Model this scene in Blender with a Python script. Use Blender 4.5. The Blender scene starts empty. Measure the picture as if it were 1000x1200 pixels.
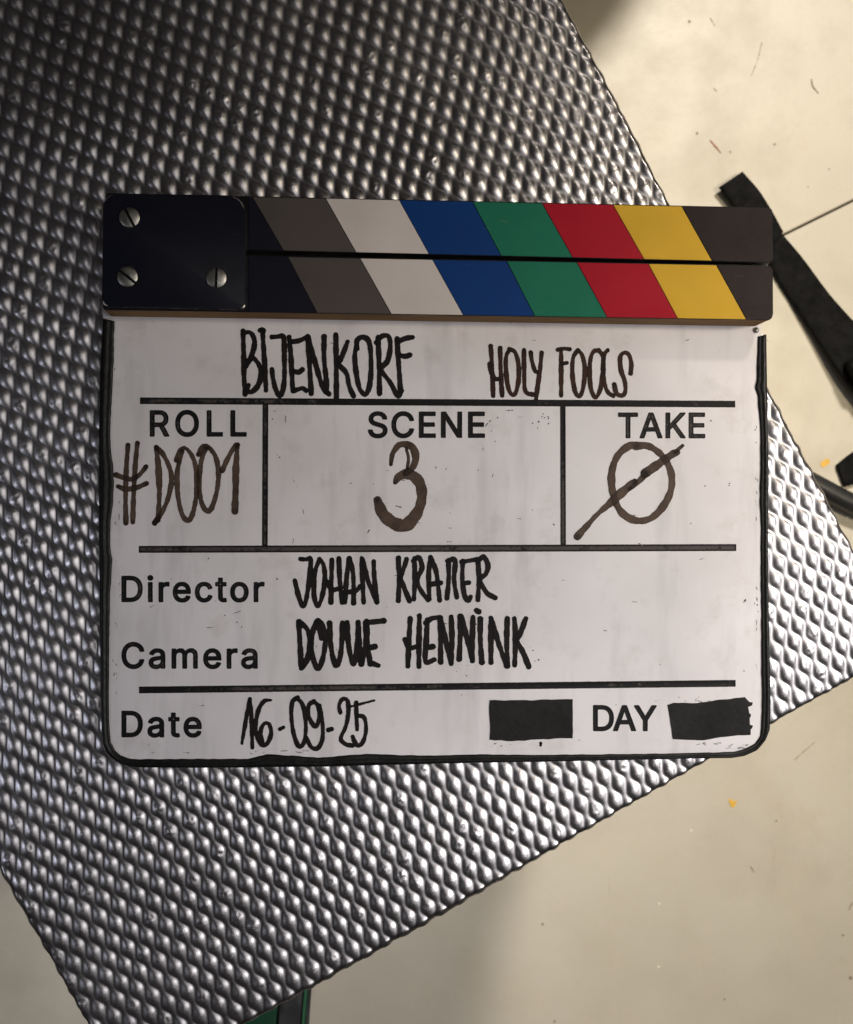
import bpy, bmesh, math, random
import numpy as np
from mathutils import Vector, Matrix

SC = bpy.context.scene
COL = SC.collection
rnd = random.Random(7)

# ------------------------------------------------------------------ camera
F = 600.0 / math.tan(math.radians(22.5))      # focal length in picture heights / 1200
DIST = 0.507                                  # lens to the metal top, metres
TILT = math.radians(4.1)
VD = Vector((math.sin(TILT), 0, -math.cos(TILT)))
VR = Vector((math.cos(TILT), 0, math.sin(TILT)))
VU = Vector((0, 1, 0))
CP = -VD * DIST
cam_d = bpy.data.cameras.new('camera')
cam = bpy.data.objects.new('camera', cam_d)
COL.objects.link(cam)
cam.location = CP
cam.rotation_euler = (0, -TILT, 0)
cam_d.sensor_fit = 'VERTICAL'
cam_d.angle = math.radians(45)
cam_d.clip_start = 0.01
cam_d.clip_end = 50
cam_d.dof.use_dof = True
cam_d.dof.focus_distance = DIST - 0.005
cam_d.dof.aperture_fstop = 18.0
SC.camera = cam

def at(px, py, z):
    """place on the level z that is seen at photo pixel px, py"""
    r = VD + VR * ((px - 500) / F) + VU * ((600 - py) / F)
    return CP + r * ((z - CP.z) / r.z)

# ------------------------------------------------------------------ light
w = bpy.data.worlds.new('World'); SC.world = w
w.use_nodes = True
bg = w.node_tree.nodes['Background']
bg.inputs[0].default_value = (1.0, 0.90, 0.82, 1)
bg.inputs[1].default_value = 0.020

def lamp(name, kind, loc, target, energy, color, size=0.2, size_y=None, **kw):
    d = bpy.data.lights.new(name, kind)
    d.energy = energy; d.color = color
    if kind == 'AREA':
        d.shape = 'RECTANGLE' if size_y else 'DISK'
        d.size = size
        if size_y: d.size_y = size_y
    else:
        d.shadow_soft_size = size
    for k, v in kw.items(): setattr(d, k, v)
    o = bpy.data.objects.new(name, d); COL.objects.link(o)
    o.location = loc
    o.rotation_euler = (Vector(target) - Vector(loc)).to_track_quat('-Z', 'Y').to_euler()
    return o

FZ = -0.55                                    # floor level
lamp('ceiling_spot', 'SPOT', (0.62, 1.35, 1.35), (0.60, 0.05, FZ), 188, (1.0, 0.905, 0.775), 0.13,
     spot_size=math.radians(32.5), spot_blend=0.25)
lamp('desk_spot', 'SPOT', (0.62, -0.10, 0.50), (0.22, -0.19, 0), 38, (1.0, 0.98, 0.98), 0.30,
     spot_size=math.radians(46), spot_blend=1.0)
lamp('ceiling_panel', 'AREA', (0.34, -0.10, 1.05), (0.05, -0.13, 0), 0.36, (1.0, 0.97, 0.97), 0.65, 0.65, spread=math.radians(75))
lamp('cool_panel', 'AREA', (-0.75, -0.22, 0.50), (-0.05, -0.05, 0), 0.5, (0.83, 0.87, 1.0), 0.13, 0.22)
lamp('warm_lamp', 'AREA', (0.70, 0.16, 0.90), (0.44, 0.12, 0), 0.80, (1.0, 0.84, 0.56), 0.11, 0.11, spread=math.radians(62))

SC.view_settings.view_transform = 'Standard'
SC.view_settings.look = 'None'
SC.view_settings.exposure = 0
SC.view_settings.gamma = 1
SHADOW_DRUM = (690, -275, 0.11, 0.30)  # unseen shadow caster: pixel position, radius, height

# ------------------------------------------------------------------ helpers
def vnoise(x, y, seed=0):
    """smooth value noise in -1..1 for arrays"""
    xi = np.floor(x).astype(np.int64); yi = np.floor(y).astype(np.int64)
    fx = x - xi; fy = y - yi
    fx = fx * fx * (3 - 2 * fx); fy = fy * fy * (3 - 2 * fy)
    def h(a, b):
        n = (a * 374761393 + b * 668265263 + seed * 974634777) & 0x7fffffff
        n = ((n ^ (n >> 13)) * 1274126177) & 0x7fffffff
        return ((n ^ (n >> 16)) & 0xffff) / 32767.5 - 1
    return (h(xi, yi) * (1 - fx) + h(xi + 1, yi) * fx) * (1 - fy) + (h(xi, yi + 1) * (1 - fx) + h(xi + 1, yi + 1) * fx) * fy

def link(name, me, parent=None, origin=None):
    o = bpy.data.objects.new(name, me); COL.objects.link(o)
    if parent is not None: o.parent = parent
    return o

def root(name, loc, label, cat, group=None):
    o = bpy.data.objects.new(name, None); COL.objects.link(o)
    o.empty_display_size = 0.02
    o.location = loc; o['label'] = label; o['category'] = cat
    if group: o['group'] = group
    return o

def world_of(o):
    v = Vector((0, 0, 0))
    while o is not None:
        v = v + o.location; o = o.parent
    return v

def mesh(name, verts, faces, mats, parent=None, smooth=True, mi=None, label=None):
    """verts in world coordinates; stored relative to the parent"""
    off = world_of(parent) if parent is not None else Vector((0, 0, 0))
    me = bpy.data.meshes.new(name)
    me.from_pydata([(v[0] - off.x, v[1] - off.y, v[2] - off.z) for v in verts], [], faces)
    for m in (mats if isinstance(mats, (list, tuple)) else [mats]): me.materials.append(m)
    if mi is not None: me.polygons.foreach_set('material_index', mi)
    me.polygons.foreach_set('use_smooth', [smooth] * len(me.polygons))
    me.update()
    o = link(name, me, parent)
    if label: o['label'] = label
    return o

def prism(name, pts, z0, z1, mats, parent=None, bevel=0.0, seg=2, side_mat=0, bev_mat=None, label=None, smooth=True):
    """upright prism on outline pts (world xy, any winding); top edge rounded by bevel"""
    off = world_of(parent) if parent is not None else Vector((0, 0, 0))
    a = sum(pts[i][0] * pts[(i + 1) % len(pts)][1] - pts[(i + 1) % len(pts)][0] * pts[i][1] for i in range(len(pts)))
    if a < 0: pts = pts[::-1]
    bm = bmesh.new()
    lo = [bm.verts.new((p[0] - off.x, p[1] - off.y, z0 - off.z)) for p in pts]
    hi = [bm.verts.new((p[0] - off.x, p[1] - off.y, z1 - off.z)) for p in pts]
    n = len(pts)
    bm.faces.new(lo[::-1]).material_index = side_mat
    top = bm.faces.new(hi)
    for i in range(n):
        bm.faces.new((lo[i], lo[(i + 1) % n], hi[(i + 1) % n], hi[i])).material_index = side_mat
    if bevel:
        kw = {} if bev_mat is None else {'material': bev_mat}
        bmesh.ops.bevel(bm, geom=list(top.edges), offset=bevel, segments=seg, affect='EDGES', profile=0.5, clamp_overlap=True, **kw)
    me = bpy.data.meshes.new(name); bm.to_mesh(me); bm.free()
    for m in (mats if isinstance(mats, (list, tuple)) else [mats]): me.materials.append(m)
    if smooth:
        me.polygons.foreach_set('use_smooth', [True] * len(me.polygons))
        try: me.set_sharp_from_angle(angle=math.radians(35))
        except Exception: pass
    o = link(name, me, parent)
    if label: o['label'] = label
    return o

def rounded(quad, radii, n=6):
    """quad of photo pixels with a corner radius each (pixels)"""
    out = []
    for i, p in enumerate(quad):
        a = Vector(quad[i - 1]); b = Vector(quad[(i + 1) % len(quad)]); p = Vector(p); r = radii[i]
        if r <= 0: out.append(tuple(p)); continue
        da = (a - p).normalized(); db = (b - p).normalized()
        p0 = p + da * r; p1 = p + db * r
        for k in range(n + 1):
            t = k / n
            out.append(tuple((1 - t) ** 2 * p0 + 2 * t * (1 - t) * p + t * t * p1))
    return out

# ------------------------------------------------------------------ materials
class NT:
    def __init__(s, name):
        s.m = bpy.data.materials.new(name); s.m.use_nodes = True
        s.t = s.m.node_tree; s.b = s.t.nodes['Principled BSDF']
    def n(s, kind, **kw):
        x = s.t.nodes.new(kind)
        for k, v in kw.items(): setattr(x, k, v)
        return x
    def l(s, a, b): s.t.links.new(a, b)
    def noise(s, scale, detail=4, rough=0.55, vec=None, lac=2.0):
        x = s.n('ShaderNodeTexNoise'); x.inputs['Scale'].default_value = scale
        x.inputs['Detail'].default_value = detail; x.inputs['Roughness'].default_value = rough
        if vec is None:
            if not hasattr(s, 'tc'): s.tc = s.n('ShaderNodeTexCoord')
            vec = s.tc.outputs['Object']
        s.l(vec, x.inputs['Vector'])
        return x.outputs['Fac']
    def ramp(s, fac, stops, interp='LINEAR'):
        r = s.n('ShaderNodeValToRGB'); r.color_ramp.interpolation = interp
        e = r.color_ramp.elements
        while len(e) < len(stops): e.new(0.5)
        for k, (p, c) in enumerate(stops):
            e[k].position = p
            e[k].color = (c, c, c, 1) if not isinstance(c, tuple) else (*c, 1)
        s.l(fac, r.inputs[0]); return r.outputs[0]
    def mix(s, fac, a, b, mode='MIX'):
        x = s.n('ShaderNodeMix', data_type='RGBA', blend_type=mode)
        for sock, v in ((x.inputs[0], fac), (x.inputs[6], a), (x.inputs[7], b)):
            if hasattr(v, 'is_output'): s.l(v, sock)
            elif isinstance(v, (int, float)): sock.default_value = v
            else: sock.default_value = (*v, 1)
        return x.outputs[2]
    def math(s, op, a, b=0.0):
        x = s.n('ShaderNodeMath', operation=op)
        for sock, v in ((x.inputs[0], a), (x.inputs[1], b)):
            if hasattr(v, 'is_output'): s.l(v, sock)
            else: sock.default_value = v
        return x.outputs[0]
    def bump(s, h, strength, dist):
        x = s.n('ShaderNodeBump'); x.inputs['Strength'].default_value = strength
        x.inputs['Distance'].default_value = dist
        s.l(h, x.inputs['Height']); s.l(x.outputs[0], s.b.inputs['Normal'])
        return x
    def set(s, **kw):
        names = dict(color='Base Color', rough='Roughness', metal='Metallic', spec='Specular IOR Level', coat='Coat Weight',
                     coatr='Coat Roughness', sheen='Sheen Weight', sss='Subsurface Weight')
        for k, v in kw.items():
            i = s.b.inputs[names[k]]
            if hasattr(v, 'is_output'): s.l(v, i)
            elif isinstance(v, tuple): i.default_value = (*v, 1)
            else: i.default_value = v
        return s

def mat_metal():
    s = NT('embossed_aluminium')
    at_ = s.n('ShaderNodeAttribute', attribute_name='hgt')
    n1 = s.noise(60, 3); n2 = s.noise(900, 4, 0.6); n3 = s.noise(2600, 3, 0.6)
    col = s.mix(s.ramp(n1, [(0.3, 0.0), (0.7, 1.0)]), (0.46, 0.445, 0.47), (0.58, 0.56, 0.57))
    scuff = s.ramp(s.noise(1500, 5, 0.7), [(0.56, 0.0), (0.66, 1.0)])
    sc2 = s.math('MULTIPLY', scuff, s.ramp(at_.outputs['Fac'], [(0.62, 0.0), (0.85, 1.0)]))
    sc3 = s.math('MULTIPLY', sc2, s.ramp(s.noise(16, 2), [(0.40, 0.15), (0.60, 1.0)]))
    groove_tone = s.ramp(at_.outputs['Fac'], [(0.0, 0.55), (0.40, 0.9), (0.6, 1.0)])  # base colour darker in the grooves than on the beads
    col = s.mix(1.0, col, groove_tone, 'MULTIPLY')
    s.set(color=col, metal=1.0)
    r = s.ramp(n2, [(0.3, 0.28), (0.75, 0.37)])
    smud = s.ramp(s.noise(9, 5, 0.7), [(0.42, 0.0), (0.62, 0.075)])
    r = s.math('ADD', r, smud)
    s.set(rough=s.mix(sc3, r, (0.48, 0.48, 0.48)))
    h = s.math('ADD', s.math('MULTIPLY', n2, 0.5), s.math('MULTIPLY', sc3, -1.6))
    s.bump(h, 0.22, 0.00016)
    return s.m

def mat_plain(name, color, rough=0.5, var=0.12, scale=300, metal=0.0, bump=0.0, bdist=0.0002, spec=0.5, coat=0.0):
    s = NT(name)
    n = s.noise(scale, 4)
    a = tuple(c * (1 - var) for c in color); b = tuple(min(1, c * (1 + var)) for c in color)
    s.set(color=s.mix(s.ramp(n, [(0.3, 0.0), (0.7, 1.0)]), a, b), metal=metal, spec=spec, coat=coat)
    s.set(rough=s.ramp(s.noise(scale * 0.4, 3), [(0.3, max(0.03, rough - 0.08)), (0.7, min(1, rough + 0.08))]))
    if bump: s.bump(s.noise(scale * 3, 4), bump, bdist)
    return s.m

def mat_board():
    s = NT('white_acrylic')
    big = s.noise(14, 3, 0.6); mid = s.noise(70, 5, 0.65); fine = s.noise(420, 4, 0.7)
    col = s.mix(s.ramp(big, [(0.35, 0.0), (0.70, 1.0)]), (0.86, 0.825, 0.85), (0.73, 0.70, 0.715))
    # vertical wiped marker haze
    mp = s.n('ShaderNodeMapping'); mp.inputs['Scale'].default_value = (1.0, 0.16, 1)
    s.l(s.tc.outputs['Object'], mp.inputs['Vector'])
    wipe = s.ramp(s.noise(90, 3, 0.6, vec=mp.outputs[0]), [(0.52, 0.0), (0.75, 0.35)])
    col = s.mix(wipe, col, (0.44, 0.42, 0.44))
    col = s.mix(s.ramp(mid, [(0.55, 0.0), (0.75, 0.38)]), col, (0.50, 0.45, 0.41))
    v = s.n('ShaderNodeTexVoronoi'); v.inputs['Scale'].default_value = 95
    s.l(s.tc.outputs['Object'], v.inputs['Vector'])
    vc = s.n('ShaderNodeSeparateColor'); s.l(v.outputs['Color'], vc.inputs[0])
    size = s.math('MULTIPLY', s.math('GREATER_THAN', vc.outputs[0], 0.86), s.math('MULTIPLY', vc.outputs[1], 0.055))
    speck = s.math('LESS_THAN', v.outputs['Distance'], size)
    col = s.mix(s.math('MULTIPLY', speck, 0.75), col, (0.05, 0.04, 0.04))
    s.set(color=col, rough=s.ramp(mid, [(0.3, 0.14), (0.7, 0.24)]), spec=0.45, coat=0.0)
    s.b.inputs['Subsurface Weight'].default_value = 0.06
    s.b.inputs['Subsurface Radius'].default_value = (0.002, 0.002, 0.002)
    s.bump(fine, 0.06, 0.0001)
    return s.m

def mat_engrave():
    s = NT('engraved_black')
    a = s.n('ShaderNodeVertexColor', layer_name='ink')
    sp = s.n('ShaderNodeSeparateColor'); s.l(a.outputs[0], sp.inputs[0])
    n = s.noise(700, 4, 0.6)
    thr = s.math('ADD', n, s.math('MULTIPLY', sp.outputs[2], 0.5))
    worn = s.math('MULTIPLY', s.ramp(thr, [(0.66, 0.0), (0.88, 1.0)]), s.ramp(sp.outputs[0], [(0.16, 0.0), (0.34, 1.0)]))
    col = s.mix(worn, (0.008, 0.007, 0.008), (0.075, 0.063, 0.062))
    s.set(color=col, rough=0.5, spec=0.15)
    s.bump(sp.outputs[0], 0.5, 0.0004).invert = True
    return s.m

def mat_marker(name, dark, light):
    s = NT(name)
    a = s.n('ShaderNodeVertexColor', layer_name='ink')
    sp = s.n('ShaderNodeSeparateColor'); s.l(a.outputs[0], sp.inputs[0])
    n = s.noise(160, 4, 0.6); n2 = s.noise(1400, 3, 0.6)
    f = s.math('ADD', sp.outputs[1], s.math('MULTIPLY', s.math('SUBTRACT', n, 0.5), 0.9))
    f = s.math('ADD', f, s.math('MULTIPLY', s.math('SUBTRACT', n2, 0.5), 0.25))
    col = s.mix(s.ramp(f, [(0.15, 0.0), (0.85, 1.0)]), light, dark)
    s.set(color=col, rough=0.5, spec=0.12)
    return s.m

def mat_floor():
    s = NT('cream_floor')
    big = s.noise(1.8, 4, 0.6); mid = s.noise(9, 6, 0.62); fine = s.noise(60, 5, 0.65)
    col = s.mix(s.ramp(big, [(0.38, 0.0), (0.62, 1.0)]), (0.57, 0.53, 0.45), (0.68, 0.64, 0.55))
    col = s.mix(s.ramp(mid, [(0.45, 0.0), (0.68, 0.75)]), col, (0.51, 0.465, 0.38))
    col = s.mix(s.ramp(s.noise(26, 5, 0.7), [(0.56, 0.0), (0.72, 0.35)]), col, (0.62, 0.52, 0.40))
    col = s.mix(s.ramp(fine, [(0.60, 0.0), (0.80, 0.35)]), col, (0.46, 0.40, 0.31))
    v = s.n('ShaderNodeTexVoronoi'); v.inputs['Scale'].default_value = 24
    s.l(s.tc.outputs['Object'], v.inputs['Vector'])
    vc = s.n('ShaderNodeSeparateColor'); s.l(v.outputs['Color'], vc.inputs[0])
    size = s.math('MULTIPLY', s.math('GREATER_THAN', vc.outputs[0], 0.8), s.math('MULTIPLY', vc.outputs[1], 0.045))
    speck = s.math('LESS_THAN', v.outputs['Distance'], size)
    col = s.mix(s.math('MULTIPLY', speck, 0.6), col, (0.16, 0.11, 0.07))
    s.set(color=col, rough=s.ramp(mid, [(0.3, 0.34), (0.7, 0.5)]), spec=0.4)
    grit = s.ramp(s.noise(520, 3, 0.6), [(0.63, 0.0), (0.70, 0.45)])
    mp = s.n('ShaderNodeMapping'); mp.inputs['Rotation'].default_value = (0, 0, 0.9); mp.inputs['Scale'].default_value = (1, 0.12, 1)
    s.l(s.tc.outputs['Object'], mp.inputs['Vector'])
    scr = s.ramp(s.noise(75, 4, 0.75, vec=mp.outputs[0]), [(0.66, 0.0), (0.74, 0.35)])
    col2 = s.mix(scr, s.mix(grit, col, (0.40, 0.34, 0.26)), (0.45, 0.39, 0.30))
    s.set(color=col2)
    s.bump(s.math('ADD', s.math('ADD', mid, s.math('MULTIPLY', fine, 0.4)), s.math('MULTIPLY', s.noise(420, 3), 0.12)), 0.22, 0.002)
    return s.m

def mat_wood():
    s = NT('stained_plywood')
    if not hasattr(s, 'tc'): s.tc = s.n('ShaderNodeTexCoord')
    mp = s.n('ShaderNodeMapping'); mp.inputs['Scale'].default_value = (0.06, 1, 1)
    s.l(s.tc.outputs['Object'], mp.inputs['Vector'])
    n = s.noise(900, 5, 0.7, vec=mp.outputs[0])
    s.set(color=s.mix(s.ramp(n, [(0.35, 0.0), (0.65, 1.0)]), (0.20, 0.105, 0.04), (0.40, 0.24, 0.10)), rough=0.7, spec=0.1)
    return s.m

def mat_paint(name, color, rough=0.45, worn=False, spec=0.14):
    s = NT(name)
    n = s.noise(500, 4, 0.6); v = s.noise(35, 4)
    col = s.mix(s.ramp(v, [(0.3, 0.0), (0.7, 1.0)]), tuple(c * 0.90 for c in color), tuple(min(1, c * 1.06) for c in color))
    dust = s.ramp(s.noise(2500, 2, 0.5), [(0.70, 0.0), (0.74, 0.25)])
    col = s.mix(dust, col, tuple(min(1, c * 0.5 + 0.12) for c in color))
    mp = s.n('ShaderNodeMapping'); mp.inputs['Rotation'].default_value = (0, 0, 0.5); mp.inputs['Scale'].default_value = (0.10, 1, 1)
    s.l(s.tc.outputs['Object'], mp.inputs['Vector'])
    hair = s.math('MULTIPLY', s.ramp(s.noise(700, 2, 0.5, vec=mp.outputs[0]), [(0.70, 0.0), (0.73, 0.5)]), s.ramp(s.noise(60, 2), [(0.5, 0.0), (0.6, 1.0)]))
    col = s.mix(hair, col, tuple(min(1, c * 0.6 + 0.10) for c in color))
    smudge = s.ramp(s.noise(55, 4, 0.65), [(0.40, -0.04), (0.65, 0.12)])
    s.set(color=col, rough=s.math('ADD', s.ramp(n, [(0.3, rough - 0.05), (0.7, rough + 0.06)]), smudge), spec=spec)
    s.bump(s.noise(2200, 3), 0.10, 0.00008)
    return s.m

def mat_edge_worn():
    s = NT('chipped_paint_edge')
    n = s.noise(260, 5, 0.7)
    m = s.ramp(n, [(0.42, 0.0), (0.50, 1.0)])
    s.set(color=s.mix(m, (0.012, 0.012, 0.02), (0.62, 0.58, 0.52)), metal=m, rough=0.35)
    return s.m

def mat_rubber():
    s = NT('black_edge_tape')
    n = s.noise(260, 4, 0.6)
    s.set(color=s.mix(n, (0.004, 0.004, 0.004), (0.011, 0.0115, 0.011)), rough=s.ramp(n, [(0.3, 0.28), (0.7, 0.45)]), spec=0.22)
    s.bump(s.noise(420, 4, 0.6), 0.4, 0.0006)
    return s.m

def mat_weave(name, c1, c2, scale=900):
    s = NT(name)
    s.tc = s.n('ShaderNodeTexCoord')
    mp = s.n('ShaderNodeMapping'); mp.inputs['Rotation'].default_value = (0, 0, math.radians(38))
    s.l(s.tc.outputs['Object'], mp.inputs['Vector'])
    w_ = s.n('ShaderNodeTexWave'); w_.inputs['Scale'].default_value = scale * 0.35; w_.inputs['Distortion'].default_value = 1.2
    s.l(mp.outputs[0], w_.inputs['Vector'])
    s.set(color=s.mix(w_.outputs['Fac'], c1, c2), rough=0.8)
    s.bump(w_.outputs['Fac'], 0.6, 0.001)
    return s.m

M_METAL = mat_metal(); M_BOARD = mat_board(); M_ENG = mat_engrave(); M_FLOOR = mat_floor()
M_WOOD = mat_wood(); M_TAPE = mat_rubber(); M_EDGE = mat_edge_worn()
M_INK = mat_marker('black_marker', (0.006, 0.005, 0.006), (0.020, 0.014, 0.014))
M_INK2 = mat_marker('brown_black_marker', (0.012, 0.006, 0.005), (0.060, 0.026, 0.016))
M_INK3 = mat_marker('brown_marker', (0.018, 0.011, 0.008), (0.135, 0.092, 0.070))
M_BLACK = mat_paint('black_paint_and_shade', (0.010, 0.009, 0.011), spec=0.15)
M_HINGE = mat_paint('black_plate_paint', (0.007, 0.008, 0.016), 0.36)
M_SCREW = mat_plain('dull_screw_metal', (0.42, 0.41, 0.37), 0.38, 0.25, 900, metal=1.0, bump=0.3)
M_GROUT = mat_plain('dark_joint', (0.27, 0.21, 0.14), 0.8)
M_STRAP = mat_plain('black_strap_fabric', (0.0065, 0.0065, 0.007), 0.75, 0.6, 130, bump=0.6, bdist=0.0008, spec=0.12)
M_CABLE = mat_plain('black_rubber', (0.022, 0.023, 0.025), 0.42, 0.2, 200)
M_CASE = mat_plain('dark_case', (0.03, 0.03, 0.032), 0.5, 0.2, 60)
M_GREEN = mat_weave('green_mesh_fabric', (0.002, 0.028, 0.013), (0.007, 0.085, 0.042))
M_GREEN2 = mat_plain('green_trim', (0.02, 0.11, 0.05), 0.6)
M_YEL = mat_plain('yellow_fleck', (0.80, 0.48, 0.07), 0.5)
M_SCR = mat_plain('scratch_grey', (0.30, 0.24, 0.17), 0.6)
M_SCRR = mat_plain('scratch_red', (0.33, 0.14, 0.08), 0.6)
M_SCRW = mat_plain('pale_chip', (0.85, 0.80, 0.68), 0.6)

# ------------------------------------------------------------------ floor
fo = math.radians(25.2)                       # direction of the joint seen at the right
J0 = at(913, 278, FZ); J1 = at(1000, 235, FZ)
jd = (J1 - J0); jd.z = 0; jd.normalize(); jn = Vector((-jd.y, jd.x, 0))
mesh('floor', [(x, y, FZ - 0.012) for x, y in ((-40, -40), (40, -40), (40, 40), (-40, 40))], [(0, 1, 2, 3)], M_GROUT)['kind'] = 'structure'
floor = bpy.data.objects['floor']
T = 1.5; g = 0.0009
for i in range(-2, 2):
    for j in range(-2, 2):
        o0 = J0 + jd * (-1.02 + i * T) + jn * (j * T)
        q = [o0 + jd * g + jn * g, o0 + jd * (T - g) + jn * g, o0 + jd * (T - g) + jn * (T - g), o0 + jd * g + jn * (T - g)]
        prism('floor_tile', [(p.x, p.y) for p in q], FZ - 0.010, FZ, [M_FLOOR], floor, bevel=0.0010, seg=1, smooth=False)

# ------------------------------------------------------------------ embossed metal top on its case
C0 = at(1065, 761, 0); C1 = at(146, 1284, 0)
W = (C1 - C0).length; U = (C1 - C0) / W; V = Vector((U.y, -U.x, 0))
if V.y < 0: V = -V
L = 0.60
mc = root('metal_topped_case', (C0 + U * W / 2 + V * L / 2).to_tuple()[:2] + (FZ,),
          'silver diamond embossed metal case top lying under the clapperboard', 'case')
def build_sheet():
    S = DIST / F
    a = np.array([18.15, -8.2]) * S; b = np.array([-4.25, -20.1]) * S
    inv = np.linalg.inv(np.array([[a[0], b[0]], [a[1], b[1]]]))
    st = 1.8 * S
    nu = int(W / st); nv = int(L / st)
    uu, vv = np.meshgrid(np.linspace(0, W, nu), np.linspace(0, L, nv), indexing='ij')
    X = C0.x + U.x * uu + V.x * vv; Y = C0.y + U.y * uu + V.y * vv
    wx = X + 0.0006 * vnoise(X * 45, Y * 45, 3); wy = Y + 0.0006 * vnoise(X * 45, Y * 45, 4)
    s = inv[0, 0] * wx + inv[0, 1] * wy; t = inv[1, 0] * wx + inv[1, 1] * wy
    w_ = s - t; m_ = (s + t) / 2
    kc = np.round(w_)
    def edge_r(k):            # right-hand groove of chain k
        return k + 0.5 + DEL * np.cos(2 * np.pi * (m_ - k / 2)) - KAP * np.sin(4 * np.pi * m_)
    kc = np.where(w_ > edge_r(kc), kc + 1, np.where(w_ < edge_r(kc - 1), kc - 1, kc))
    er = edge_r(kc); el = edge_r(kc - 1)
    mid = (er + el) / 2; hw = (er - el) / 2
    x_ = np.clip((w_ - mid) / hw, -1, 1)
    ph = m_ - kc / 2
    bid = np.round(ph + 0.0) * 2 + kc
    cell = vnoise(kc, bid, 9); cell2 = vnoise(kc, bid, 21)
    hc = (0.5 + NECK / 2) + (0.5 - NECK / 2) * np.cos(2 * np.pi * (ph + TAU * x_))
    prof = (1 - np.abs(x_) ** PW) ** 1.45
    gg = hc * prof * (1 + 0.05 * cell)
    H = AMP * (gg - 1)
    dn = np.clip(vnoise(X * 900, Y * 900, 5), 0, 1) * np.clip((gg - 0.5) * 3, 0, 1)
    H = H - np.where(cell2 > 0.60, dn * 0.00045, 0)
    H += 0.0009 * vnoise(X * 11, Y * 11, 12) + 0.0003 * vnoise(X * 31, Y * 31, 14) - 0.0012
    e = np.minimum(np.minimum(uu, W - uu), np.minimum(vv, L - vv))
    rr = 0.0022
    r_ = np.clip(1 - e / rr, 0, 1)
    H = H - rr * 0.8 * (1 - np.sqrt(np.clip(1 - r_ ** 2, 0, 1))) - 0.0004 * r_ * vnoise(X * 300, Y * 300, 31)
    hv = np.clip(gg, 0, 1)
    # folded skirt
    def ring(H):
        idx = np.arange(nu * nv).reshape(nu, nv)
        return np.concatenate([idx[:, 0], idx[-1, 1:], idx[-2::-1, -1], idx[0, -2:0:-1]])
    R = ring(H)
    ox, oy, oz = X.ravel(), Y.ravel(), H.ravel()
    cx, cy = (C0 + U * W / 2 + V * L / 2).to_tuple()[:2]
    out = 0.35 * (oz[R] - oz[R].mean())
    ru, rv = uu.ravel()[R], vv.ravel()[R]
    du = np.where(ru <= 1e-9, -1, np.where(ru >= W - 1e-9, 1, 0)); dv = np.where(rv <= 1e-9, -1, np.where(rv >= L - 1e-9, 1, 0))
    bx = ox[R] + (U.x * du + V.x * dv) * (0.0006 + out); by = oy[R] + (U.y * du + V.y * dv) * (0.0006 + out)
    n0 = nu * nv; n1 = len(R)
    co = np.stack([np.concatenate([ox, bx, bx]), np.concatenate([oy, by, by]),
                   np.concatenate([oz, oz[R] - 0.0010, np.full(n1, -0.016)])], 1)
    off = world_of(mc)
    co -= np.array([off.x, off.y, off.z])
    idx = np.arange(n0).reshape(nu, nv)
    quads = np.stack([idx[:-1, :-1], idx[1:, :-1], idx[1:, 1:], idx[:-1, 1:]], -1).reshape(-1, 4)
    k0 = np.arange(n1); k1 = (k0 + 1) % n1
    s1 = np.stack([R[k0], n0 + k0, n0 + k1, R[k1]], -1)
    s2 = np.stack([n0 + k0, n0 + n1 + k0, n0 + n1 + k1, n0 + k1], -1)
    fl = np.concatenate([quads, s1, s2])
    # orientation: make the top face up
    p0, p1_, p2 = co[quads[0, 0]], co[quads[0, 1]], co[quads[0, 2]]
    if np.cross(p1_ - p0, p2 - p0)[2] < 0: fl = fl[:, ::-1]
    me = bpy.data.meshes.new('embossed_sheet')
    me.vertices.add(len(co)); me.vertices.foreach_set('co', co.astype(np.float32).ravel())
    me.loops.add(fl.size); me.loops.foreach_set('vertex_index', fl.astype(np.int32).ravel())
    me.polygons.add(len(fl)); me.polygons.foreach_set('loop_start', np.arange(0, fl.size, 4, dtype=np.int32))
    me.polygons.foreach_set('loop_total', np.full(len(fl), 4, dtype=np.int32))
    me.update(calc_edges=True)
    me.polygons.foreach_set('use_smooth', np.ones(len(fl), dtype=bool))
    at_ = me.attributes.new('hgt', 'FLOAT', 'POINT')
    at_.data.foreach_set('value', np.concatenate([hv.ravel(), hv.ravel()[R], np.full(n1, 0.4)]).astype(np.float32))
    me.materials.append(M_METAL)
    me.validate()
    link('embossed_sheet', me, mc)
DEL = 0.215; KAP = 0.03; NECK = 0.12; TAU = 0.04; PW = 2.1; AMP = 0.00090
build_sheet()
i_ = 0.006
prism('case_body', [(p.x, p.y) for p in (C0 + U * i_ + V * i_, C0 + U * (W - i_) + V * i_, C0 + U * (W - i_) + V * (L - i_), C0 + U * i_ + V * (L - i_))],
      FZ, -0.0075, [M_CASE], mc, bevel=0.002)

# ------------------------------------------------------------------ ink shapes
def catmull(P, step):
    P = [np.array(p, float) for p in P]
    if len(P) == 2:
        P = [P[0], P[0] * .67 + P[1] * .33, P[0] * .33 + P[1] * .67, P[1]]
    Q = [2 * P[0] - P[1]] + P + [2 * P[-1] - P[-2]]
    out = []
    for i in range(1, len(Q) - 2):
        p0, p1, p2, p3 = Q[i - 1], Q[i], Q[i + 1], Q[i + 2]
        n = max(2, int(np.hypot(*(p2 - p1)[:2]) / step))
        for k in range(n):
            t = k / n
            out.append(0.5 * ((2 * p1) + (-p0 + p2) * t + (2 * p0 - 5 * p1 + 4 * p2 - p3) * t * t + (-p0 + 3 * p1 - 3 * p2 + p3) * t ** 3))
    out.append(P[-1]); return out

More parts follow.
